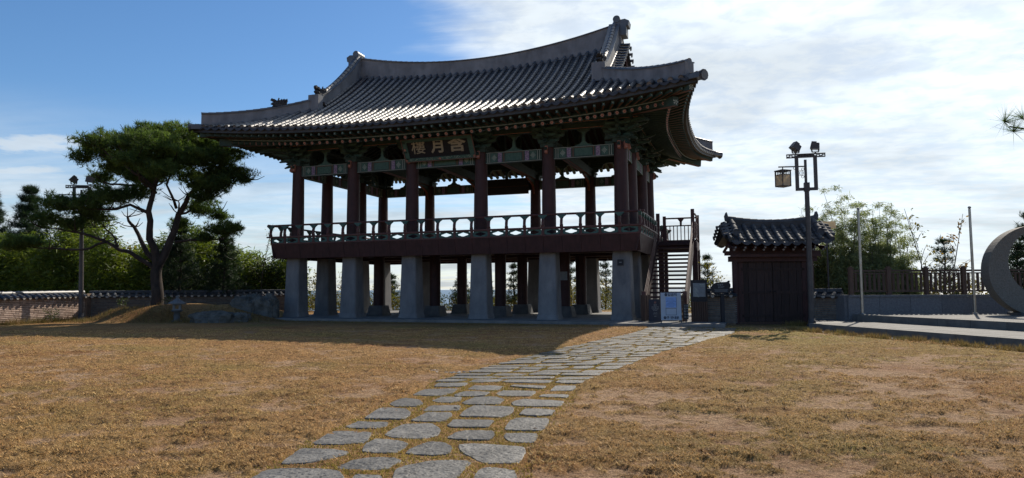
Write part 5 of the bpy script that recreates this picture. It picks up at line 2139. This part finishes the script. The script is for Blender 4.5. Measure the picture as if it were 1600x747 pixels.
# crescent ring
rg_ = thing('ring_sculpture', 'large pale stone crescent ring standing at the right edge of the terrace', 'sculpture', (18.5, 24.1, .48), R(-12))
m = MB()
N = 72
Ro, Ri, off = 1.60, 1.24, (.50, .28)
vs = []
for k in range(N):
    a = 2 * math.pi * k / N
    d = Vector((math.cos(a), 0, math.sin(a)))
    o = Vector((0, 0, Ro - .03)) + d * Ro
    i_ = Vector((off[0] * .62, 0, Ro - .03 + off[1])) + d * Ri
    for (p, y) in ((o, -.30), (i_, -.22), (i_, .22), (o, .30)):
        vs.append((p.x, y, p.z))
fs = []
for k in range(N):
    k2 = (k + 1) % N
    for q in range(4):
        q2 = (q + 1) % 4
        fs.append((k * 4 + q, k * 4 + q2, k2 * 4 + q2, k2 * 4 + q))
m.add(vs, fs)
m.build('ring', M_RING, rg_)
MB().box((0, 0, .04), (1.5, 1.0, .12)).build('plinth', M_STONE_D, rg_)

# ------------------------------------------------------------------ stone lantern and rocks
lx, ly = -20.1, 33.6
lx, ly = -16.05, 32.75
sl = thing('stone_lantern', 'small weathered stone lantern on the mound beside the pine', 'stone lantern', (lx, ly, gz(lx, ly) - .05), R(20))
MB().lathe((0, 0, 0), [(.26, 0), (.24, .10), (.13, .16), (.15, .34), (.12, .50), (.26, .56), (.26, .62)], 10).build('pedestal', M_STONE_D, sl)
m = MB()
for a in (-1, 1):
    for b in (-1, 1):
        m.box((a * .13, b * .13, .75), (.09, .09, .26))
m.box((0, 0, .64), (.36, .36, .05)).box((0, 0, .87), (.34, .34, .05))
m.build('light_chamber', M_STONE, sl)
m = MB()
m.lathe((0, 0, .88), [(.20, 0), (.40, .02), (.41, .07), (.22, .17), (.10, .26), (.06, .30), (.085, .34), (.05, .42)], 8, smooth=False)
m.build('cap', M_STONE, sl)


def rock(name, label, loc, size, seed, rz=0):
    t_ = MB()
    NN, MM = 44, 24
    vs = []
    for j in range(MM + 1):
        ph = math.pi * j / MM
        for i in range(NN):
            th_ = 2 * math.pi * i / NN
            d = Vector((math.cos(th_) * math.sin(ph), math.sin(th_) * math.sin(ph), math.cos(ph)))
            d = Vector((math.copysign(abs(d.x) ** .7, d.x), math.copysign(abs(d.y) ** .7, d.y), math.copysign(abs(d.z) ** .62, d.z)))
            nn_ = mnoise.noise(d * 1.3 + Vector((seed, 0, 0))) * .30 + mnoise.noise(d * 3.1 + Vector((0, seed, 0))) * .14 + abs(mnoise.noise(d * 5.0 + Vector((0, seed, 3)))) * .16 + mnoise.noise(d * 11.0 + Vector((seed, 2, 3))) * .05
            d *= .95 + nn_
            vs.append((d.x * size[0], d.y * size[1], d.z * size[2]))
    fs = [(j * NN + i, (j + 1) * NN + i, (j + 1) * NN + (i + 1) % NN, j * NN + (i + 1) % NN) for j in range(MM) for i in range(NN)]
    t_.add(vs, fs, 0, False)
    o = t_.build(name, M_ROCK, loc=loc)
    o.rotation_euler.z = rz
    return tag(o, label, 'rock')


rock('rock', 'large upright boulder against the left end of the pavilion', (-13.2, 34.3, .45), (.85, .7, .78), 3.3)
rock('rock', 'second tall boulder beside the left stone post', (-12.25, 34.2, .50), (.55, .6, .72), 7.1)
rock('rock', 'low flat boulder lying on the shaded mound', (-14.0, 32.3, .06), (1.15, .7, .44), 5.7)
rock('rock', 'small pale stone at the right end of the flat boulder', (-12.75, 32.2, .12), (.42, .35, .34), 9.4)

# ------------------------------------------------------------------ vegetation


def leaf_tris(cen, size, width, droop=.3, quad=True, rg=rng, updir=None):
    """random lance-shaped leaves at the given points, each two triangles folded in a quad"""
    n = len(cen)
    d = rg.normal(size=(n, 3))
    d[:, 2] = d[:, 2] * .6 - droop
    d /= np.linalg.norm(d, axis=1)[:, None]
    r = rg.normal(size=(n, 3))
    s = np.cross(d, r)
    s /= np.linalg.norm(s, axis=1)[:, None]
    L = (size * rg.uniform(.6, 1.3, n))[:, None]
    wd = (width * rg.uniform(.7, 1.2, n))[:, None]
    V = np.zeros((n, 4, 3))
    V[:, 0] = cen
    V[:, 1] = cen + d * L * .45 + s * wd * .5
    V[:, 2] = cen + d * L
    V[:, 3] = cen + d * L * .45 - s * wd * .5
    return V.reshape(-1, 3)


def needle_tufts(cen, L, w, k=10, up=.5, rg=rng):
    n = len(cen)
    ax = rg.normal(size=(n, 3)) * .6
    ax[:, 2] = np.abs(ax[:, 2]) + up
    ax /= np.linalg.norm(ax, axis=1)[:, None]
    ax = np.repeat(ax, k, 0)
    c = np.repeat(cen, k, 0)
    d = ax * .55 + rg.normal(size=(n * k, 3)) * .62
    d /= np.linalg.norm(d, axis=1)[:, None]
    s = np.cross(d, rg.normal(size=(n * k, 3)))
    s /= np.linalg.norm(s, axis=1)[:, None]
    ll = (L * rg.uniform(.7, 1.2, n * k))[:, None]
    V = np.zeros((n * k, 3, 3))
    V[:, 0] = c - s * w * .5
    V[:, 1] = c + s * w * .5
    V[:, 2] = c + d * ll
    return V.reshape(-1, 3)


def blob_pts(c, r, n, rg=rng, shell=.45):
    """points in an ellipsoid, more towards the outside, broken by noise"""
    p = rg.normal(size=(n * 2, 3))
    p /= np.linalg.norm(p, axis=1)[:, None]
    rad = rg.uniform(shell ** 3, 1, n * 2) ** (1 / 3)
    lump = .78 + .30 * np.sin(p[:, 0] * 5.1 + c[0] * 3) * np.sin(p[:, 1] * 4.3 + c[1]) + .22 * np.sin(p[:, 2] * 7 + c[0] * 5 + p[:, 0] * 6)
    q = p * (rad * lump)[:, None] * np.array(r) + np.array(c)
    return q[:n]


def limb(mb, pts, r0, r1, n=7, wob=.05):
    P_ = []
    for i in range(len(pts) - 1):
        a, b = Vector(pts[i]), Vector(pts[i + 1])
        for k in range(3):
            P_.append(a.lerp(b, k / 3) + Vector([random.uniform(-wob, wob) for _ in range(3)]) * (1 if i + k else 0))
    P_.append(Vector(pts[-1]))
    m_ = len(P_)
    rr = [r0 + (r1 - r0) * (i / (m_ - 1)) ** .8 for i in range(m_)]
    mb.tube(P_, rr, n)


# --- the big pine.  offsets from the trunk foot: (x across, height); spread in depth as given
TX, TY = -17.85, 34.4
tz = gz(TX, TY) - .1
pine = thing('pine_tree', 'large spreading pine with layered crown on the shaded mound', 'tree', (TX, TY, tz))
k_ = .0323


def pp(px, py, dy=0.0):
    return Vector(((px - 243) * k_ * (1 + dy / 34), dy, (478 - py) * k_))


tr = MB()
limb(tr, [pp(243, 484), pp(242, 455), pp(240, 430), pp(241, 405)], .31, .24, 12, .03)
tr.build('trunk', M_BARK, pine)
LIMBS = [
    ([(241, 412, 0), (232, 372, -.2), (234, 330, -.5), (240, 290, -.4), (243, 250, 0), (255, 212, .3)], .22, .05),
    ([(242, 412, 0), (257, 370, .3), (262, 330, .6), (275, 300, .8), (300, 265, 1.0), (325, 225, 1.2)], .22, .05),
    ([(240, 414, 0), (212, 382, .4), (190, 350, .8), (176, 333, 1.0)], .15, .06),
    ([(239, 418, 0), (205, 394, -.5), (170, 376, -.9), (130, 362, -1.2), (85, 357, -1.4)], .13, .03),
    ([(172, 378, -.9), (140, 391, -1.2), (95, 389, -1.5), (45, 383, -1.8)], .07, .025),
    ([(190, 384, -.7), (178, 366, -.5), (160, 352, -.3), (140, 352, 0)], .06, .02),
    ([(261, 375, .4), (285, 372, .8), (325, 369, 1.2)], .08, .03),
    ([(276, 300, .8), (302, 310, .3), (322, 305, 0), (345, 288, -.3)], .08, .025),
    ([(234, 332, -.5), (208, 321, -.8), (180, 329, -1.2), (145, 330, -1.6)], .09, .03),
    ([(239, 292, -.4), (215, 270, -.8), (190, 250, -1.2), (160, 232, -1.4)], .10, .03),
    ([(243, 252, 0), (224, 232, -.3), (198, 214, -.4)], .08, .03),
    ([(298, 268, 1), (340, 270, .8), (375, 276, .5)], .08, .025),
    ([(240, 290, -.4), (200, 286, .3), (150, 281, .8), (112, 268, 1.2)], .09, .03),
    ([(262, 330, .6), (280, 318, 1.6), (300, 322, 2.4)], .07, .03),
    ([(241, 300, -.4), (236, 285, -1.5), (240, 262, -2.4)], .08, .03),
    ([(262, 340, .6), (246, 316, 1.8), (230, 300, 2.7)], .08, .03),
    ([(258, 320, .6), (262, 290, -.6), (290, 250, -1.6)], .08, .03),
]
for pts, r0, r1 in LIMBS:
    m = MB()
    limb(m, [pp(*p) for p in pts], r0, r1, 8, .06)
    # short forks
    for i in range(2, len(pts)):
        a = pp(*pts[i])
        for q in range(4):
            b = a + Vector((random.uniform(-.9, .9), random.uniform(-.8, .8), random.uniform(.1, .7)))
            m.tube([a, a.lerp(b, .5) + Vector((0, 0, -.08)), b], [.03, .022, .012], 5)
    m.build('branch', M_BARK, pine)
PADS = [  # px, py, rx, ry (pixels), depth centre
    (250, 203, 46, 13, .3), (285, 214, 42, 13, .9), (225, 208, 30, 11, -.6), (160, 226, 34, 13, -1.2), (128, 246, 20, 12, -.8), (195, 224, 34, 14, -.5),
    (238, 230, 44, 15, -1.6), (268, 240, 40, 15, -1.9), (305, 222, 36, 14, 1.4), (330, 232, 28, 12, 1.1), (290, 250, 44, 15, -.8), (332, 262, 42, 13, .8),
    (366, 276, 14, 8, .5), (320, 290, 36, 12, -.2), (278, 276, 30, 12, -2.2), (165, 254, 38, 11, .9), (196, 270, 30, 10, 1.0), (130, 268, 20, 9, 1.2),
    (214, 246, 34, 12, 2.2), (255, 262, 30, 11, 2.6), (182, 310, 38, 13, -1.2), (212, 300, 26, 11, -.4), (150, 322, 30, 13, -1.5), (278, 318, 30, 12, 1.8),
    (300, 328, 20, 9, 2.3), (322, 355, 30, 10, 1.2), (345, 352, 14, 7, .9), (300, 368, 18, 7, .9), (150, 338, 26, 12, -.6), (104, 322, 30, 14, -1.4), (88, 345, 24, 10, -1.4),
    (62, 380, 34, 8, -1.7), (42, 386, 20, 6, -1.8), (120, 352, 22, 9, -1.1), (235, 262, 24, 10, -2.6), (212, 268, 34, 12, .2), (298, 270, 30, 12, 1.8), (262, 222, 46, 16, 1.6), (190, 240, 40, 14, .6), (322, 246, 34, 13, -.4), (146, 234, 26, 12, .2), (310, 306, 20, 8, -.1), (345, 285, 20, 9, -.3), (250, 345, 16, 8, 1.6),
]
for i, (px, py, rx, ry, dy) in enumerate(PADS):
    c = pp(px, py, dy)
    r = (rx * k_ * 1.12, min(1.6, rx * k_ * 1.05), ry * k_ * 1.55)
    n = int(50 + 400 * r[0] * r[1])
    q = blob_pts(c, r, n, shell=.35)
    # undersides are thin: keep the upper part fuller
    keep_ = (q[:, 2] > c.z - r[2] * .35) | (rng.random(len(q)) < .35)
    V = needle_tufts(q[keep_], .24, .026, 11, .7)
    link('crown', raw_mesh('crown', V, 3, M_NEED), pine)


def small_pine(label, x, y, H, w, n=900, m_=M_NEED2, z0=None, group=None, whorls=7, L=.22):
    z0 = gz(x, y) if z0 is None else z0
    t = thing('pine_tree', label, 'tree', (x, y, z0), random.uniform(0, 6), group)
    m = MB()
    limb(m, [(0, 0, -.2), (.05, .03, H * .5), (0, .05, H * .97)], .05 + .012 * H, .02, 7, .04)
    cs = []
    for k in range(whorls):
        f = .22 + .78 * k / (whorls - 1)
        rad = w * (1.05 - f) + .10
        nb = 4 + int(3 * (1 - f))
        for b in range(nb):
            a = 6.283 * b / nb + k * 1.1 + random.uniform(-.3, .3)
            tip = Vector((rad * math.cos(a), rad * math.sin(a), H * f + rad * random.uniform(.25, .6)))
            bs0 = Vector((0, 0, H * f - .1))
            m.tube([bs0, bs0.lerp(tip, .5) - Vector((0, 0, .04)), tip], [.03, .02, .01], 5)
            for q in range(3):
                cs.append((bs0.lerp(tip, .55 + .22 * q), .16 + .22 * rad * .5))
    cs.append((Vector((0, 0, H)), .14))
    m.build('trunk', M_BARK, t)
    pts = []
    per = max(4, n // len(cs))
    for c, r in cs:
        pts.append(rng.normal(size=(per, 3)) * np.array([r, r, r * .75]) * .6 + np.array(c))
    V = needle_tufts(np.concatenate(pts), L, .024, 10, .9)
    link('crown', raw_mesh('crown', V, 3, m_), t)
    return t


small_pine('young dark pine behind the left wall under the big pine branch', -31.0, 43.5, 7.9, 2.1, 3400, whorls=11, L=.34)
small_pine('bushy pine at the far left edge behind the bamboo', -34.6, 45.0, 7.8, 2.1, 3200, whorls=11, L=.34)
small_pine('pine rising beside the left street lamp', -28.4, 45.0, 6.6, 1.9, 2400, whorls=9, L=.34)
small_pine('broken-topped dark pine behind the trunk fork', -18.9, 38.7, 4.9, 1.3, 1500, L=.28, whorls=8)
small_pine('slim pine added to shade the mound, behind the right half of the big pine', -16.7, 39.6, 4.5, 1.2, 1200, L=.28, whorls=8)  # extra tree, added to cast shade on the left of the mound
for i, (px, Y_, top, w) in enumerate(((612, 49.0, 432, .7), (721, 50, 428, .9), (802, 50, 416, .8), (892, 51, 396, .9), (945, 50, 404, 1.0), (1104, 47, 404, 1.0), (760, 53, 440, .8))):
    x = (px - 800) / 1064 * Y_
    H = 1.5 + (450 - top) * Y_ / 1064 + .25
    small_pine(('young pine seen between the first stone posts', 'young pine beside the sea view under the deck', 'young pine seen past the fourth stone post', 'tall young pine between the fourth and fifth posts',
                'young pine seen just left of the corner stone post', 'young pine showing between staircase and gate', 'low pine half hidden behind the middle posts')[i], x, Y_, H, w, 520, z0=gz(x, Y_) * .0 - .25, whorls=6,
               group='young pines on the bluff')


def leaf_cloud(name, blobs, per, size, width, m_, parent=None, kind=None, droop=.3, dens=None):
    V = []
    for (c, r) in blobs:
        n = int(per * (r[0] * r[1] + r[0] * r[2] + r[1] * r[2]) / 3)
        V.append(leaf_tris(blob_pts(c, r, n), size, width, droop))
    V = np.concatenate(V)
    return link(name, raw_mesh(name, V, 4, m_), parent, kind)


# bamboo thicket behind the left wall
bl = []
for k in range(64):
    f = k / 63
    px = -90 + 545 * f
    Y_ = (39.5 if px < 150 else 38.6 + 4.6 * (px - 150) / 290) + 3.2 * random.random()
    x = (px - 800) / 1064 * Y_
    top = 366 + 16 * math.sin(px * .035) + 9 * math.sin(px * .11) + random.uniform(-16, 26) + (18 if px > 320 else 0)
    H = 1.5 + (454 - top) * Y_ / 1064
    r = random.uniform(.8, 1.3)
    bl.append(((x, Y_, H - .85), (r, 1.0, .95)))
    bl.append(((x + random.uniform(-.5, .5), Y_ - .3, H * .55), (1.2, 1.0, H * .36)))
    bl.append(((x + random.uniform(-.5, .5), Y_ - .4, H * .22), (1.2, .9, H * .28)))
leaf_cloud('bamboo_thicket', bl, 470, .34, .065, M_BAMB, kind='stuff')
# darker understorey
bl = []
for k in range(34):
    px = -80 + 540 * k / 33
    Y_ = 47.5
    bl.append((((px - 800) / 1064 * Y_, Y_, 1.9), (1.4, .8, 1.6)))
leaf_cloud('bamboo_undergrowth', bl, 420, .30, .10, M_SHRUB, kind='stuff')


def leafy_tree(label, x, y, H, blobs, m_, per=420, size=.12, width=.07, trunk=.06, droop=.2, cat='tree', name='leafy_tree', group=None, twigs=10):
    z0 = max(-.3, gz(x, y))
    t = thing(name, label, cat, (x, y, z0), 0, group)
    m = MB()
    limb(m, [(0, 0, -.1), (.05, 0, H * .4), (-.03, .05, H * .8)], trunk, trunk * .35, 7, .05)
    for c, r in blobs:
        c = Vector(c)
        limb(m, [(0, 0, H * random.uniform(.1, .5)), (c.x * .6, c.y * .6, c.z * .75), c], trunk * .4, .008, 5, .04)
    m.build('trunk', M_TWIG if trunk < .05 else M_BARK, t)
    leaf_cloud('crown', blobs, per, size, width, m_, t, droop=droop)
    return t


leafy_tree('tree with brown autumn leaves behind the left street lamp', -24.8, 41.0, 4.8, [((-.6, 0, 3.6), (.9, .8, .8)), ((.4, .2, 4.3), (.8, .7, .7)), ((.9, 0, 3.2), (.8, .8, .8)), ((0, 0, 2.6), (1.2, .8, .7)), ((1.3, .3, 3.9), (.6, .6, .5))], M_AUT, 240, .15, .11)
leafy_tree('dark broadleaf tree left of the pavilion deck', -15.6, 42.6, 4.2, [((0, 0, 2.9), (1.3, .9, .9)), ((1.2, 0, 2.3), (1.0, .9, .9)), ((-.9, 0, 2.2), (1.0, .9, .8)), ((.9, 0, 1.2), (1.5, .9, 1.0)), ((-.4, .2, 1.2), (1.5, .9, .9)), ((2.1, 0, 1.5), (.6, .7, .9))], M_SHRUB, 560, .17, .10)
leafy_tree('shrub with yellow leaves tight behind the first stone post', -13.4, 47.5, 3.0, [((0, 0, 2.2), (.7, .7, .8)), ((.5, 0, 1.2), (.9, .7, .9)), ((-.5, 0, .7), (.8, .6, .7))], M_WEED, 420, .16, .09, name='shrub', cat='shrub')
leafy_tree('orange-leaved shrub between the first and second stone posts', -11.6, 48.6, 2.6, [((0, 0, 1.7), (.6, .6, .7)), ((.3, 0, .9), (.7, .6, .7)), ((0, .1, 2.8), (.35, .3, .5))], M_AUT, 300, .15, .09, name='shrub', cat='shrub')


def sapling(label, x, y, z0, H, lean, m_, n=90, size=.13, spread=1.0, seed=1, w=.08):
    rr = random.Random(seed)
    t = thing('sapling', label, 'sapling', (x, y, z0))
    m = MB()
    tips = []
    top = Vector((lean, 0, H))
    m.tube([(0, 0, -.2), Vector((lean * .3, 0, H * .5)), top], [.032, .022, .008], 6)
    for k in range(12):
        f = .35 + .6 * k / 12
        b = Vector((lean * f * f, 0, H * f))
        d = Vector((rr.uniform(-1, 1), rr.uniform(-.6, .6), rr.uniform(.5, 1.2))).normalized() * spread * (1.15 - f)
        m.tube([b, b + d * .55 + Vector((0, 0, .05)), b + d], [.014, .010, .005], 5)
        tips += [b + d * q for q in (.5, .7, .85, 1.0)]
    m.build('stem', M_TWIG, t)
    c = np.array([tuple(q) for q in tips])
    c = c[rng.integers(0, len(c), n)] + rng.normal(size=(n, 3)) * .07
    link('leaves', raw_mesh('leaves', leaf_tris(c, size, w, .5), 4, m_), t)
    return t


sapling('thin airy sapling between the big pine and the deck', -15.6, 42.0, 0, 5.6, .8, M_BAMB2, 120, .12, 1.3, 4, .05)
sapling('bare-stemmed sapling with reddish leaves behind the fence', 18.6, 29.0, 0, 4.6, .7, M_AUT, 100, .15, 1.3, 8)
sapling('second thin sapling with green leaves behind the fence', 18.0, 29.5, 0, 4.9, -.9, M_WEED, 90, .15, 1.2, 9)

# bamboo clump right of the gate
cl = thing('bamboo_clump', 'tall feathery bamboo clump behind the fence right of the gate', 'bamboo', (16.0, 31.0, 0))
cm = MB()
bl = []
tl = []
for k in range(44):
    bx, by = random.uniform(-2.3, 2.3), random.uniform(-.9, .9)
    H = random.uniform(3.6, 5.1)
    if k < 3:
        bx, H = -.9 + .15 * k, 6.1 - .4 * k
    elif k < 6:
        bx, H = .75 + .2 * (k - 3), 5.5 - .35 * (k - 3)
    elif bx > 1.2:
        H *= .8
    lean = random.uniform(-.5, .5)
    top = Vector((bx + lean, by + random.uniform(-.4, .4), H))
    cm.tube([(bx * .7, by * .7, 0), (bx * .9, by, H * .5), (bx + lean * .5, by, H * .8), top], [.022, .018, .012, .005], 6)
    for q in range(7):
        f = .30 + .70 * q / 6
        c = Vector((bx * .85 + lean * f * f, by, H * f))
        rr_ = .20 + .42 * (1 - f) + (.06 if k > 5 else 0)
        if f > .68:
            for _ in range(2):
                tl.append(((c.x + random.uniform(-.45, .45), c.y, c.z + random.uniform(-.2, .25)), (.26, .26, .16)))
        else:
            bl.append(((c.x + random.uniform(-.15, .15), c.y, c.z), (rr_, rr_, rr_ * .75)))
cm.build('stems', M_TWIG, cl)
leaf_cloud('foliage', bl, 3000, .18, .030, M_BAMB2, cl, droop=.6)
leaf_cloud('top_foliage', tl, 1500, .18, .026, M_BAMB2, cl, droop=.5)
ds = []
for k in range(14):
    ds.append(((random.uniform(-2.3, 1.9), random.uniform(0, 1.0), random.uniform(.6, 2.6)), (.9, .7, .8)))
leaf_cloud('lower_foliage', ds, 1300, .15, .035, M_SHRUB, cl, droop=.4)

# small pine and bushes beyond the terrace fence
small_pine('small round pine behind the fence left of the second flagpole', 20.3, 32.0, 3.6, .8, 420, L=.2)
small_pine('dark pine seen through and beyond the stone ring', 25.2, 33.0, 4.9, 1.3, 900, L=.24)
small_pine('second dark pine beyond the ring at the right edge', 23.4, 31.5, 3.3, 1.0, 600, L=.22)
bl = []
for k in range(40):
    px = 1278 + 330 * k / 39
    Y_ = random.uniform(31, 33)
    bl.append((((px - 800) / 1064 * Y_, Y_, random.uniform(.7, 1.6)), (.6, .5, .8)))
leaf_cloud('bush_band', bl, 420, .13, .07, M_WEED, kind='stuff')

# weeds and low shrubs on the bluff behind the pavilion
bl = []
for k in range(110):
    px = 440 + 720 * k / 109
    Y_ = random.uniform(47.5, 52)
    h = random.uniform(.5, 1.1) * (1.9 if px < 640 or 880 < px < 960 else 1.1)
    if 690 < px < 706:
        h *= .4
    bl.append((((px - 800) / 1064 * Y_, Y_, h * .6 - .2), (.6, .5, h)))
leaf_cloud('bluff_weeds', bl, 520, .16, .05, M_WEED, kind='stuff', droop=-.3)
bl = []
for k in range(60):
    px = 440 + 760 * k / 59
    Y_ = random.uniform(50, 53)
    bl.append((((px - 800) / 1064 * Y_, Y_, random.uniform(.0, .9)), (.8, .6, .8)))
leaf_cloud('bluff_bushes', bl, 420, .18, .09, M_SHRUB, kind='stuff')
leafy_tree('round green bush left of the small gate wall', 9.3, 31.5, 2.6, [((0, 0, 1.9), (.6, .5, .6)), ((.3, 0, 1.2), (.8, .6, .8)), ((-.5, 0, 1.2), (.6, .5, .7)), ((-.3, 0, 2.6), (.35, .3, .4))], M_WEED, 380, .13, .06, name='shrub', cat='shrub')

for lab, x, y, h in (('small dark bush at the foot of the sunlit wall', -22.0, 32.6, .42), ('small dark bush on the crest of the mound left of the pine', -19.4, 34.0, .34), ('low dark bush behind the stone lantern', -17.0, 33.6, .30)):
    leafy_tree(lab, x, y, h * 2, [((0, 0, h), (h * 1.1, h, h * .9))], M_SHRUB, 900, .09, .05, .015, name='bush', cat='bush')

# taller dry grass along the terrace kerb and the wall foot


def grass_line(name, a, b, n, h0, h1, spread, m_, clump=6):
    a, b = np.array(a), np.array(b)
    t_ = rng.random(n)
    cc = .5 + .5 * np.sin(t_ * 40) * np.sin(t_ * 97 + 1)
    kp = rng.random(n) < .25 + .75 * cc
    t_ = t_[kp]
    n = len(t_)
    p = a + (b - a) * t_[:, None] + rng.normal(size=(n, 2)) * spread
    z = np.array([gz(x, y) for x, y in p])
    hh = rng.uniform(h0, h1, n) * (.6 + .6 * cc[kp])
    az_ = rng.uniform(0, 6.283, n)
    w_ = .008
    V = np.zeros((n, 3, 3))
    V[:, 0] = np.stack([p[:, 0] - w_ * np.cos(az_), p[:, 1] - w_ * np.sin(az_), z], 1)
    V[:, 1] = np.stack([p[:, 0] + w_ * np.cos(az_), p[:, 1] + w_ * np.sin(az_), z], 1)
    V[:, 2] = np.stack([p[:, 0] + rng.normal(size=n) * hh * .35, p[:, 1] + rng.normal(size=n) * hh * .35, z + hh], 1)
    return link(name, raw_mesh(name, V.reshape(-1, 3), 3, m_), kind='stuff')


M_TALL = mat('tall dry grass', (0.24, 0.15, 0.06), (0.20, 0.17, 0.05), rough=0.8, scale=1.5, island=0.4, trans=0.35)
grass_line('kerb_grass', tuple(A0 - EN * .62 - ED * .2), tuple(A0 - EN * .62 + ED * 13), 9000, .05, .20, .09, M_TALL)
grass_line('wall_foot_grass', (-24.0, 25.0), (-21.9, 34.6), 7000, .08, .35, .16, M_TALL)
grass_line('slab_edge_grass', tuple(W(-9.6, -6.6, 0).xy), tuple(W(12.6, -7.8, 0).xy), 5000, .02, .09, .35, M_TALL)
grass_line('mound_grass', (-21.5, 33.2), (-12.2, 32.4), 9000, .04, .22, .45, M_TALL)
grass_line('gate_grass', (10.9, 27.2), (12.0, 26.6), 1500, .05, .25, .15, M_TALL)

# pine branch reaching in at the right
fp = thing('pine_tree', 'near pine at the right edge whose needle tips reach into view', 'tree', (9.6, 9.6, 0))
m = MB()
limb(m, [(0, 0, -.1), (.1, 0, 2.0), (0, .1, 4.2), (.1, 0, 6.0)], .14, .05, 9, .04)
m.build('trunk', M_BARK, fp)
m = MB()
TUFTS = [(-3.72, -1.6, 3.46), (-3.62, -1.6, 3.34), (-3.50, -1.6, 3.50), (-3.35, -1.6, 3.38), (-3.30, -1.6, 4.20), (-3.24, -1.6, 4.08)]
m.tube([(0, 0, 3.0), (-1.8, -.8, 3.3), (-3.2, -1.5, 3.36), (-3.66, -1.6, 3.40)], [.05, .035, .014, .008], 6)
m.tube([(0, 0, 3.8), (-1.8, -.8, 4.0), (-3.0, -1.5, 4.1), (-3.28, -1.6, 4.12)], [.05, .035, .014, .008], 6)
m.tube([(-3.2, -1.5, 3.36), (-3.36, -1.58, 3.42), (-3.48, -1.6, 3.48)], [.010, .008, .005], 5)
m.build('branch', M_BARK, fp)
V = needle_tufts(np.array(TUFTS), .235, .005, 75, .1)
link('needles', raw_mesh('needles', V, 3, M_NEED), fp)
V = needle_tufts(np.array([(-.5 - 2.2 * random.random(), random.uniform(-1.2, .4), random.uniform(3.2, 5.6)) for _ in range(60)]), .2, .005, 50, .2)
V2 = needle_tufts(np.array([(1.8 * random.random(), random.uniform(-1.4, 1.4), random.uniform(3.0, 6.4)) for _ in range(90)]), .2, .005, 50, .2)
link('crown', raw_mesh('crown', V2, 3, M_NEED), fp)
